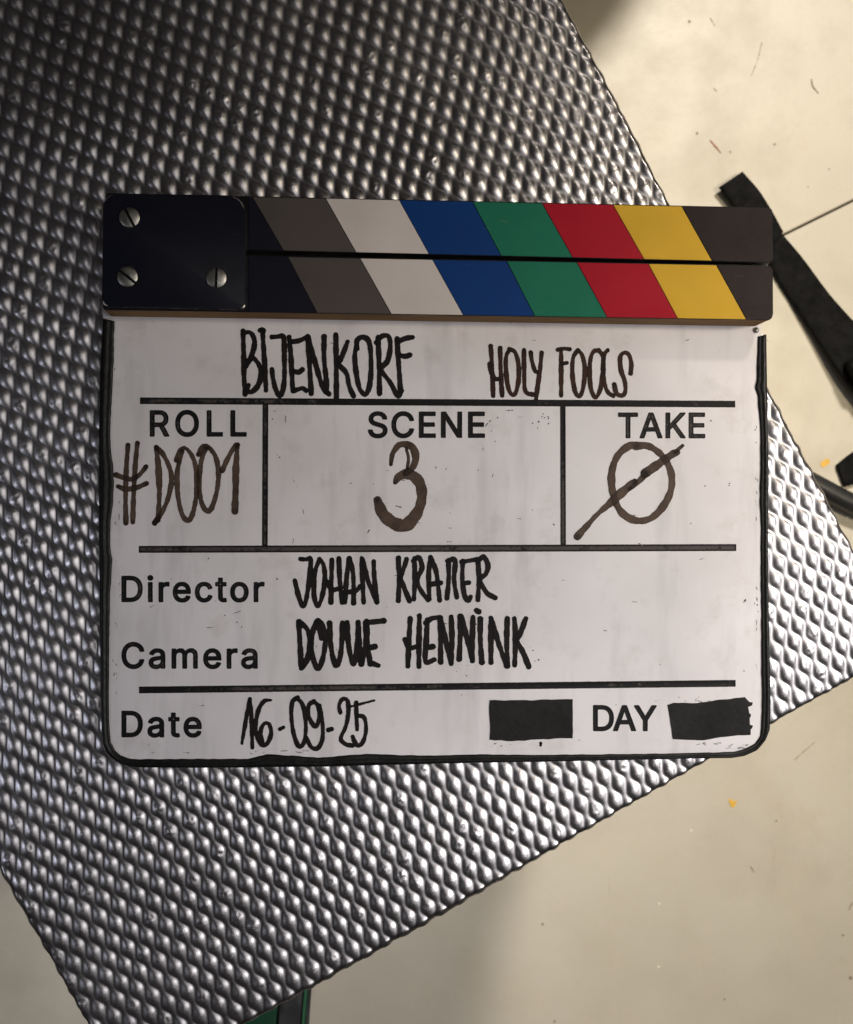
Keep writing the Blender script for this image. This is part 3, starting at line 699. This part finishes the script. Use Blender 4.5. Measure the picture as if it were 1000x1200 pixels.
strokes('handwriting', 110, 460, 4.545, 26.51, [
    [(183,280),(174,400),(170,560),(172,695)], [(233,270),(222,380),(214,520),(208,690)], [(118,438),(150,450),(200,462),(242,440),(278,396)], [(130,500),(170,515),(230,506),(282,484)],
    [(332,290,24),(345,400,34),(350,540,28),(342,680,24)], [(334,292),(370,330),(402,395),(415,460),(400,550),(368,630),(325,695,28)],
    [(440,360,26),(462,310,26),(490,298,20),(528,345),(548,430),(545,560),(522,660),(496,680),(468,640),(448,540),(446,420),(470,315)],
    [(558,330),(578,292),(606,288),(648,340),(665,430),(655,530),(630,610),(605,632),(576,590),(562,490),(572,370),(600,295)],
    [(685,415),(715,350),(752,285),(768,278)], [(766,285,24),(758,400,34),(756,520,36),(752,632,36)],
], mat=M_INK3, label='roll number in brown marker', **hand)
strokes('handwriting', 400, 460, 3.571, 30.36, [
    [(208,302,14),(215,258,22),(240,222,28),(268,217,28),(300,232,30),(312,275,30),(298,315,28),(270,338,26)],
    [(272,232,12),(282,275,12),(276,320,12)],
    [(226,376,18),(245,350,38),(285,342,48),(325,372,42),(338,430,42),(325,490,46),(290,540,50),(262,558,48),(218,545,58),(175,508,50),(152,450,30)],
], mat=M_INK3, label='large scene number in brown marker', **hand)
strokes('handwriting', 640, 460, 3.571, 30.36, [
    [(380,222),(345,225),(298,268),(275,340),(282,430),(315,500),(370,534),(430,530),(480,490),(520,420,30),(526,350,30),(505,290,24),(465,245),(420,222),(375,225)],
    [(132,602,32),(165,565,24),(215,510,22),(270,462,30),(310,425,38),(355,388,38),(372,372,28)], [(350,405,16),(385,375,20),(415,345,26)], [(415,338,36),(470,300,36),(530,258,34),(550,250,24)], [(540,250,16),(572,222,14)],
], mat=M_INK3, label='slashed zero in brown marker', **hand)
strokes('handwriting', 320, 640, 3.571, 20.865, [
    [(116,54),(138,56),(158,56),(152,140),(140,220),(126,250),(108,210),(92,145)],
    [(195,56),(176,110),(172,200),(186,250),(205,215),(218,140),(212,80),(195,55)],
    [(247,58),(245,150),(243,235)], [(276,52),(280,140),(290,236)], [(228,150),(245,182),(285,176)],
    [(302,235),(308,140),(318,52)], [(320,52),(336,120),(338,238)], [(300,192),(345,188),(365,168)],
    [(372,50),(375,140),(380,235)], [(374,55),(400,150),(435,235)], [(422,65),(426,150),(436,232)],
    [(525,50),(528,140),(525,228)], [(560,55),(542,110),(532,135)], [(535,137),(552,180),(572,230)],
    [(592,50),(594,140),(590,222)], [(586,62),(610,48),(624,90),(604,142),(622,190),(650,224)],
    [(655,222),(652,120),(660,48)], [(660,48),(684,110),(698,226)], [(658,160),(702,154)],
    [(735,60),(736,140),(728,218)], [(730,62),(762,60),(758,140),(770,214)],
    [(795,62),(793,140),(802,205),(818,228),(828,212)], [(790,66),(828,60),(858,54)], [(798,155),(820,153)],
    [(858,58),(862,140),(858,225)], [(858,62),(882,45),(900,80),(892,115),(868,142),(895,195),(930,216)],
], mat=M_INK, label='two names in black marker beside the upper printed word', **hand)
strokes('handwriting', 330, 700, 3.226, 20.865, [
    [(65,92),(70,170),(76,268)], [(68,92),(100,125),(108,180),(96,240),(76,268)],
    [(135,92),(116,140),(116,215),(138,268),(158,225),(166,150),(150,100),(135,92),(152,155)],
    [(182,98),(188,190),(205,256),(224,215),(232,98)],
    [(248,95),(254,180),(272,252),(286,190),(290,95)], [(290,95),(296,180),(302,252)], [(302,252),(318,180),(318,95)],
    [(322,92),(326,180),(336,252)], [(322,96),(355,92),(387,89)], [(335,190),(354,186)], [(338,248),(367,258)],
    [(487,80),(482,170),(478,260)], [(522,70),(520,170),(520,262)], [(468,160),(485,190),(520,184)],
    [(552,85),(548,160),(545,242),(578,236)], [(545,97),(568,80),(600,76)], [(552,190),(573,186)],
    [(600,78),(602,160),(602,244)], [(602,80),(620,160),(642,250)], [(642,74),(645,160),(642,250)],
    [(676,72),(676,150),(672,234)], [(680,72),(700,150),(722,236)], [(724,75),(722,160),(722,240)],
    [(752,82),(752,160),(758,246)], [(738,50),(746,54)],
    [(792,78),(792,160),(792,246)], [(792,80),(820,170),(852,260)], [(854,80),(852,170),(855,260)],
    [(881,80),(885,160),(882,256)], [(924,80),(905,130),(886,166)], [(890,166),(915,212),(935,262)],
], mat=M_INK, label='two names in black marker beside the lower printed word', **hand)
strokes('handwriting', 270, 790, 5, 25.787, [
    [(68,408,18),(90,280),(106,190),(114,148)], [(115,146),(124,250,26),(130,430)],
    [(240,152,16),(200,158),(168,205),(150,290),(158,370),(185,414,26),(220,402),(240,345),(228,295),(200,290),(178,335),(186,395)],
    [(292,322),(312,311)],
    [(395,138),(366,160),(358,230),(368,330),(392,408),(415,424),(438,380),(442,270),(424,180),(392,140)],
    [(490,160,30),(462,180,30),(458,235,24),(482,292),(505,304),(522,255),(516,190,30),(490,162,26)], [(522,185),(540,280),(540,380),(512,434),(474,426),(446,368)],
    [(575,328),(595,321)],
    [(645,225),(638,185),(658,146),(688,158),(692,230),(676,310),(648,378),(680,412),(715,418)],
    [(738,168),(740,250),(744,326)], [(700,192,12),(760,176,16),(845,154,14)], [(745,242),(785,255),(796,330),(776,400),(748,418),(728,395),(718,366)],
], mat=M_INK, label='date digits in black marker', **hand)
# small pen marks and dirt
SPECKS = []
def spots(ox, oy, k, pts):
    o = strokes('ink_speck', ox, oy, k, 5, [[p] if len(p) < 4 else [(p[0], p[1], 3), (p[2], p[3], 3)] for p in pts], ZI, M_INK, board, g=0.3, wob=0.35, base=0.8)
    SPECKS.append(o)
spots(400, 460, 3.571, [(605,140,612,130), (620,122,626,118), (655,105,5), (628,160,4), (645,205,5), (690,75,718,74), (740,103,758,102), (800,128,6), (826,122,5), (845,90,4), (850,105,5), (868,108,6), (868,130,5), (822,148,4), (840,100,4), (40,380,5), (133,382,4), (118,575,110,588), (888,552,6), (800,492,5), (230,475,250,480), (560,445,4)])
spots(640, 460, 3.571, [(768,380,6), (765,388,5), (665,390,4), (690,118,5), (32,552,6), (606,548,4), (10,130,5), (8,100,4)])
spots(330, 700, 3.226, [(940,188,4), (950,200,3), (972,236,5), (958,240,3), (703,258,4), (662,280,3), (700,296,4), (615,100,622,100), (735,102,740,102)])
spots(110, 640, 4.167, [(640,338,6), (685,328,715,318), (895,160,6), (508,780,538,778), (268,970,5), (722,395,4), (560,60,4), (700,372,4)])
spots(110, 460, 4.545, [(952,140,7), (968,95,4), (970,330,985,336), (990,345,5), (960,100,4)])
spots(560, 790, 2.78, [(205,225,10), (205,232,8), (110,105,3), (330,215,3), (655,75,3), (720,75,3), (450,100,3)])
spots(850, 600, 4.8, [(110,500,7), (113,492,5), (105,508,4), (105,893,6), (180,522,5), (185,560,4)])

def join(objs):
    bm = bmesh.new()
    for o in objs: bm.from_mesh(o.data)
    bm.to_mesh(objs[0].data); bm.free()
    for o in objs[1:]: bpy.data.objects.remove(o)
    objs[0]['kind'] = 'stuff'
join(SPECKS)

# grey smears left by wiping, near the rim and the tape patches
M_SMEAR = mat_marker('wiped_marker_smear', (0.16, 0.15, 0.15), (0.42, 0.40, 0.40))
sm = [strokes('ink_smear', 0, 0, 1, 1.0, [
      (lambda x, y, l, a_: [(x, y, 0.3), (x + l * .5 * math.cos(a_), y + l * .5 * math.sin(a_), rnd.uniform(.5, 1.1)), (x + l * math.cos(a_), y + l * math.sin(a_), 0.3)])(rnd.gauss(cx, sx), rnd.gauss(cy, sy), rnd.uniform(1.5, 9), rnd.gauss(ang, 0.25))
      for _ in range(n_)], ZI - 0.00003, M_SMEAR, board, g=0.3, wob=0.55, base=0.3)
      for cx, cy, sx, sy, n_, ang in ((868, 876, 9, 1.5, 12, -0.2), (590, 872, 12, 1.2, 7, 0), (820, 871, 18, 1, 6, 0), (805, 821, 14, 1, 7, 0), (886, 700, 1.5, 30, 9, 1.5), (887, 560, 1.2, 40, 8, 1.5),
                                      (138, 600, 2, 60, 9, 1.5), (136, 790, 1.5, 40, 8, 1.5), (300, 882, 60, 1.2, 8, 0), (520, 600, 60, 25, 7, 0.1), (430, 740, 120, 40, 9, 0), (600, 400, 120, 10, 6, 0), (740, 700, 60, 50, 8, -0.2), (345, 560, 4, 40, 5, 1.5), (545, 560, 25, 30, 6, 1.5), (250, 700, 30, 30, 5, -0.3))]
join(sm)

# two patches of black tape
shape_n = 0
def patch(P, lab):
    P = [(p[0] + rnd.uniform(-.25, .25), p[1] + rnd.uniform(-.25, .25)) for p in P]
    prism('tape_patch', A2(P, ZB), ZB, ZB + 0.0003, [M_PATCH], board, bevel=0.0001, seg=1, label=lab)
M_PATCH = mat_plain('matt_black_tape', (0.011, 0.010, 0.010), 0.6, 0.3, 120, bump=0.5, bdist=0.0004, spec=0.2)
def jag(a, b, n, s):
    return [(a[0] + (b[0] - a[0]) * i / n + rnd.uniform(-s, s), a[1] + (b[1] - a[1]) * i / n + rnd.uniform(-s, s)) for i in range(n)]
patch(jag((573.8, 820.6), (622, 820.4), 8, .3) + jag((622, 820.4), (671, 819.2), 8, .4) + jag((671.2, 819.5), (671.6, 864.8), 6, .2) + jag((671.5, 865), (600, 868), 10, .5) + jag((600, 868), (574.4, 867), 4, .5) + jag((574.2, 867), (573.7, 821), 6, .6),
      'black tape patch left of the printed word')
patch(jag((783, 826), (790, 823.4), 3, .5) + jag((790, 823.4), (822, 824), 6, .4) + jag((822, 823), (878.4, 816.2), 10, .4) +
      [(877.5, 822.6), (882, 823), (881.6, 826.8), (876.4, 828), (877.8, 835.5), (880, 837), (879.6, 840.4), (878, 841), (878.8, 849.5), (882.4, 850), (881.6, 853.5), (879.4, 854), (880, 860.2)] +
      jag((879.6, 861), (845, 863.4), 5, .3) + jag((845, 863.4), (824, 867.6), 3, .3) + jag((824, 867.4), (789.5, 866.2), 6, .4) + jag((789, 866), (784.6, 835), 5, .5),
      'black tape patch right of the printed word')

# clap sticks
def lerp(a, b, t): return a + (b - a) * t
M_SIDE = [M_WOOD, M_BLACK]
def stick(name_label, TL, TR, BR, BL, rad, stripes, z0):
    q = rounded([TL, TR, BR, BL], rad, 5)
    b = prism('clap_stick', A2(q, ZS1), z0, ZS1, [M_WOOD, M_BLACK], slate, bevel=0.0004, seg=3, side_mat=0, bev_mat=1, label=name_label)
    for p in b.data.polygons:
        if p.normal.z > 0.9 or (p.normal.y > 0.5 and abs(TL[1] - 296.4) < 0.1) or (p.normal.y < -0.5 and TL[1] < 290): p.material_index = 1  # top is black paint; sides facing the gap are blackened as its shade
    # stripes: (top x left, bottom x left, material, label)
    def ty(x): return lerp(TL[1], TR[1], (x - TL[0]) / (TR[0] - TL[0])) + 0.8
    def by(x): return lerp(BL[1], BR[1], (x - BL[0]) / (BR[0] - BL[0])) - 0.8
    for i in range(len(stripes) - 1):
        xt, xb, m, nm = stripes[i]; xt2, xb2 = stripes[i + 1][:2]
        if m is None: continue
        gp = 0.45
        P = [(xt + gp, ty(xt)), (xt2 - gp, ty(xt2)), (xb2 - gp, by(xb2)), (xb + gp, by(xb))]
        if nm == 'last dark':
            P = rounded([(xt + gp, ty(xt)), (TR[0] - 1.5, ty(TR[0])), (BR[0] - 1.5, by(BR[0])), (xb + gp, by(xb))], [0, 6, 6 if rad[2] > 4 else 4, 0], 5)
        if nm == 'first dark':
            P = [(292, ty(292)), (xt2 - gp, ty(xt2)), (xb2 - gp, by(xb2)), (292, by(292))]
        prism('stripe', A2(P, ZS1 + 0.0003), ZS1 - 0.0002, ZS1 + 0.00028, [m], b, bevel=0.00008, seg=1, label=None)
    return b
M_ = {k: mat_paint('paint_' + k, c) for k, c in dict(
    navy=(0.008, 0.009, 0.018), grey=(0.098, 0.082, 0.077), white=(0.72, 0.655, 0.625), blue=(0.002, 0.042, 0.20), green=(0.012, 0.175, 0.105),
    red=(0.42, 0.005, 0.022), yellow=(0.70, 0.42, 0.035), dark=(0.022, 0.013, 0.014)).items()}
stick('upper clap stick with its row of coloured stripes', (124, 226.2), (905.5, 243.4), (905.8, 307.8), (124, 289.2), [4, 6, 4, 2],
      [(292, 292, M_['navy'], 'first dark'), (295.8, 332.2, M_['grey'], ''), (381.8, 417.2, M_['white'], ''), (468.2, 502.9, M_['blue'], ''), (554, 587.4, M_['green'], ''),
       (635.4, 671.2, M_['red'], ''), (718.6, 754.8, M_['yellow'], ''), (799.2, 834.6, M_['dark'], 'last dark'), (905, 905, None, '')], 0.0050)
stick('lower clap stick with its row of coloured stripes', (122, 296.4), (905.8, 311.2), (906.2, 375.4), (121, 363.2), [2, 5, 8, 3],
      [(292, 292, M_['navy'], 'first dark'), (337.6, 371.6, M_['grey'], ''), (422.2, 458.6, M_['white'], ''), (507.2, 543, M_['blue'], ''), (594, 626.8, M_['green'], ''),
       (676.2, 711.6, M_['red'], ''), (760, 794.2, M_['yellow'], ''), (839.8, 874.8, M_['dark'], 'last dark'), (905, 905, None, '')], ZB + 0.0001)

# hinge plate and screws
ZP = ZS1 + 0.0016
hq = rounded([(121.5, 226.4), (287.6, 229.2), (288.6, 363.2), (119.6, 359.2)], [16, 22, 9, 9], 8)
plate = prism('hinge_plate', A2(hq, ZP), ZS1 + 0.0003, ZP, [M_EDGE, M_HINGE], slate, bevel=0.0006, seg=2, side_mat=0, bev_mat=0)
for p in plate.data.polygons:
    if p.normal.z > 0.98: p.material_index = 1
def screw(px, py, r_px, ang, parent, ztop):
    c = at(px, py, ztop); R = r_px * DIST / F * 0.955
    bm = bmesh.new()
    d = Vector((math.cos(ang), math.sin(ang), 0)); n = Vector((-d.y, d.x, 0))
    off = world_of(parent)
    base = Vector((c.x, c.y, ztop)) - off
    # floor of the slot, coloured black to stand for the shade in it
    bot = [bm.verts.new(base + Vector((math.cos(t) * R * .97, math.sin(t) * R * .97, 0.0001))) for t in [2 * math.pi * k / 40 for k in range(40)]]
    bm.faces.new(bot).material_index = 1
    for sgn in (-1, 1):
        dome = bmesh.new()
        rings = [(1.0, 0.0), (0.995, 0.00035), (0.96, 0.00062), (0.86, 0.00080), (0.65, 0.00100), (0.35, 0.00113), (0.12, 0.00118)]
        vs = [[dome.verts.new(base + Vector((math.cos(t) * R * f, math.sin(t) * R * f, z))) for t in [2 * math.pi * k / 40 for k in range(40)]] for f, z in rings]
        for a in range(len(rings) - 1):
            for k in range(40):
                dome.faces.new((vs[a][k], vs[a][(k + 1) % 40], vs[a + 1][(k + 1) % 40], vs[a + 1][k]))
        dome.faces.new(vs[-1])
        bmesh.ops.bisect_plane(dome, geom=list(dome.verts) + list(dome.edges) + list(dome.faces), plane_co=base + n * sgn * R * 0.13, plane_no=n * -sgn, clear_outer=True)
        be = [e for e in dome.edges if e.is_boundary and abs((e.verts[0].co - base).dot(n) - sgn * R * .13) < 1e-6 and abs((e.verts[1].co - base).dot(n) - sgn * R * .13) < 1e-6]
        ex = bmesh.ops.extrude_edge_only(dome, edges=be)
        for v in [g_ for g_ in ex['geom'] if isinstance(g_, bmesh.types.BMVert)]: v.co.z = base.z
        tmp = bpy.data.meshes.new('tmp'); dome.to_mesh(tmp); dome.free(); bm.from_mesh(tmp); bpy.data.meshes.remove(tmp)
    me = bpy.data.meshes.new('screw'); bm.to_mesh(me); bm.free()
    me.materials.append(M_SCREW); me.materials.append(M_BLACK)
    me.polygons.foreach_set('use_smooth', [True] * len(me.polygons))
    try: me.set_sharp_from_angle(angle=math.radians(30))
    except Exception: pass
    return link('screw', me, parent)
screw(152.2, 255.2, 12.0, math.radians(-62), plate, ZP)
screw(149.8, 324.6, 12.0, math.radians(-38), plate, ZP)
screw(253.8, 325.8, 12.0, math.radians(88), plate, ZP)
screw(886, 387, 3.6, math.radians(30), board, ZB)

# ------------------------------------------------------------------ things on the floor
def ribbon(name, left, right, z, th, mat, parent=None, sag=None, n=48):
    """soft flat band between two outlines (photo pixels), thickness th, standing z above the floor"""
    def rs(P):
        P = np.array(catmull([(p[0], p[1], 0) for p in P], 1.0)); d = np.r_[0, np.cumsum(np.hypot(*np.diff(P[:, :2], axis=0).T))]
        t = np.linspace(0, d[-1], n); return np.interp(t, d, P[:, 0]), np.interp(t, d, P[:, 1])
    lx, ly = rs(left); rx, ry = rs(right)
    prof = [(0, 0.0), (0, 0.5), (0.02, 0.85), (0.07, 1.0), (0.3, 1.02), (0.5, 1.0), (0.7, 1.02), (0.93, 1.0), (0.98, 0.85), (1, 0.5), (1, 0.0)]
    V_ = []; K = len(prof); F_ = []
    for i in range(n):
        zz = z(i / (n - 1)) if callable(z) else z
        for f, h in prof:
            x = lx[i] * (1 - f) + rx[i] * f; y = ly[i] * (1 - f) + ry[i] * f
            wv = 0.0006 * float(vnoise(np.array([i * 0.3]), np.array([f * 3.0]), 8)[0])
            p = at(x, y, FZ + zz + th); V_.append((p.x, p.y, FZ + zz + h * th + (wv if h > 0.6 else 0)))
    for i in range(n - 1):
        for q in range(K):
            a = i * K + q; b = i * K + (q + 1) % K
            F_.append((a, b, b + K, a + K))
    F_.append(tuple(reversed(range(K)))); F_.append(tuple(range((n - 1) * K, n * K)))
    o = mesh(name, V_, F_, mat, parent)
    bm = bmesh.new(); bm.from_mesh(o.data); bmesh.ops.recalc_face_normals(bm, faces=bm.faces); bm.to_mesh(o.data); bm.free()
    try: o.data.set_sharp_from_angle(angle=math.radians(50))
    except Exception: pass
    return o
st_ = root('floor_strap', at(915, 330, FZ), 'long flat black strap lying on the floor behind the clap sticks, its end folded', 'strap')
ribbon('strap_band', [(888, 262), (894, 284), (906, 316), (920, 340), (955, 392), (990, 445), (1030, 492), (1090, 560)],
       [(908, 262), (921, 277), (945, 306), (970, 340), (1000, 374), (1040, 414), (1080, 455), (1120, 510)], lambda t: 0.002 + 0.030 * max(0, t - 0.25), 0.004, M_STRAP, st_)
ribbon('folded_end', [(843.7, 218.7), (866, 247), (886, 268), (904, 288)], [(871, 200.5), (890, 222), (905, 246), (919, 271)], 0.0075, 0.0035, M_STRAP, st_, n=20)
# buckle on the strap near the picture's edge
bk = [(996, 424), (1014, 414), (1032, 440), (1010, 452)]
prism('buckle', A2(rounded(bk, [4, 4, 4, 4], 4), FZ + 0.03), FZ + 0.012, FZ + 0.030, [M_STRAP], st_, bevel=0.002)

def tube(name, pts, r, mat, parent=None, seg=20):
    C_ = np.array(catmull([tuple(p) for p in pts], 0.012)); V_ = []; F_ = []
    n = len(C_)
    for i in range(n):
        t = Vector(C_[min(n - 1, i + 1)] - C_[max(0, i - 1)]).normalized(); s_ = t.cross(Vector((0, 0, 1))).normalized(); u_ = s_.cross(t)
        for k in range(seg):
            a = 2 * math.pi * k / seg; V_.append(Vector(C_[i]) + s_ * math.cos(a) * r + u_ * math.sin(a) * r)
    for i in range(n - 1):
        for k in range(seg):
            F_.append((i * seg + k, i * seg + (k + 1) % seg, (i + 1) * seg + (k + 1) % seg, (i + 1) * seg + k))
    F_.append(tuple(range(seg))); F_.append(tuple(reversed(range((n - 1) * seg, n * seg))))
    return mesh(name, V_, F_, mat, parent)
zc = FZ + 0.012
def c3(x, y, z=zc):
    p = at(x, y, z); return (p.x, p.y, p.z)
cb = tube('floor_cable', [c3(900, 548), c3(930, 555), c3(960, 570), c3(1000, 591), c3(1040, 604), c3(1100, 612), c3(1180, 600)], 0.0088, M_CABLE)
cb['label'] = 'thick black cable on the floor coming out right of the metal top'; cb['category'] = 'cable'
s2 = root('strap_end', at(1010, 555, FZ), 'short black strap end lying just above the cable at the right edge', 'strap')
ribbon('strap_band', [(982.5, 545), (1000, 531), (1030, 512), (1070, 490)], [(992, 570.5), (1006, 566), (1035, 552), (1080, 530)], 0.0, 0.006, M_STRAP, s2, n=20)

gb = root('green_strap', at(325, 1190, FZ), 'dark green woven strap with a black band, poking out below the metal top', 'strap')
ribbon('woven_band', [(262, 1120), (255, 1200), (250, 1300)], [(332, 1120), (326, 1182), (316, 1300)], 0.0, 0.006, M_GREEN, gb, n=24)
ribbon('black_band', [(332.6, 1120), (326.6, 1182), (316.6, 1300)], [(359, 1120), (353.5, 1200), (348, 1300)], 0.0, 0.008, M_CASE, gb, n=24)
ribbon('edge_piping', [(359.4, 1120), (353.8, 1200), (348.4, 1300)], [(364, 1120), (358, 1200), (353, 1300)], 0.0, 0.009, M_GREEN2, gb, n=24)
ribbon('edge_band', [(364.3, 1120), (358.3, 1200), (353.3, 1300)], [(369, 1120), (362.5, 1200), (358, 1300)], 0.0, 0.006, M_CASE, gb, n=24)

# unseen round drum, added off frame only to cast a shadow on the floor
def drum(px, py, r, h):
    c = at(px, py, FZ)
    t = root('shadow_drum', (c.x, c.y, FZ), 'black round drum, unseen, added to cast a shadow on the floor', 'drum')
    n = 64
    P = [(c.x + math.cos(2 * math.pi * k / n) * r, c.y + math.sin(2 * math.pi * k / n) * r) for k in range(n)]
    prism('shadow_drum_body', P, FZ + 0.0002, FZ + h, [M_CASE], t, bevel=0.006, seg=3)
    P = [(c.x + math.cos(2 * math.pi * k / n) * (r + .004), c.y + math.sin(2 * math.pi * k / n) * (r + .004)) for k in range(n)]
    prism('shadow_drum_lid', P, FZ + h + 0.0004, FZ + h + 0.025, [M_CABLE], t, bevel=0.004, seg=3)
drum(*SHADOW_DRUM)

# flecks and scratches on the floor
def mark(name, lines, w_, mat, lab=None):
    o = strokes(name, 0, 0, 1, w_, lines, FZ + 0.0004, mat, floor, g=0.4, wob=0.3, base=0.8, label=lab)
    if len(lines) > 1: o['kind'] = 'stuff'
mark('paint_fleck', [[(965, 544, 6), (969, 541, 7)]], 6, M_YEL)
mark('paint_fleck', [[(856, 938, 5), (859, 943, 6)], [(862, 940, 3)]], 6, M_YEL)
mark('scratch', [[(951, 93, 1.2), (953, 101, 2.0), (959, 109, 1.0)]], 2, M_SCR)
mark('scratch', [[(833, 165, 1.6), (839, 172, 1.8), (845, 179, 1.0)]], 2, M_SCRR)
mark('scratch', [[(893, 50, 0.7), (888, 70, 0.7), (881, 88, 0.7)], [(832, 20, 0.6), (838, 30, 0.5)], [(835, 101, .6), (841, 108, .6)]], 1, M_SCR)
mark('scratch', [[(931, 891, 0.8), (943, 880, 0.8), (957, 868, 0.7)]], 1, M_SCR)
mark('scratch', [[(999, 1058, 1.6), (995, 1066, 1.0)], [(880, 1016, 1.4), (884, 1022, 1)]], 1, M_SCR)
mark('dirt_speck', [[(808, 25, 2.6)], [(817, 156, 2.6)], [(856, 178, 2.4)], [(908, 169, 2)], [(997, 1146, 3.4)], [(849, 1171, 2.6)], [(988, 1096, 2.4)], [(910, 962, 2)], [(947, 219, 1.6)], [(972, 198, 1.6)], [(636, 1083, 2.4)], [(650, 1197, 3)]], 2, M_SCR)
mark('pale_chip', [[(810, 973, 3)], [(773, 1059, 3)], [(772, 1133, 3)]], 2, M_SCRW)
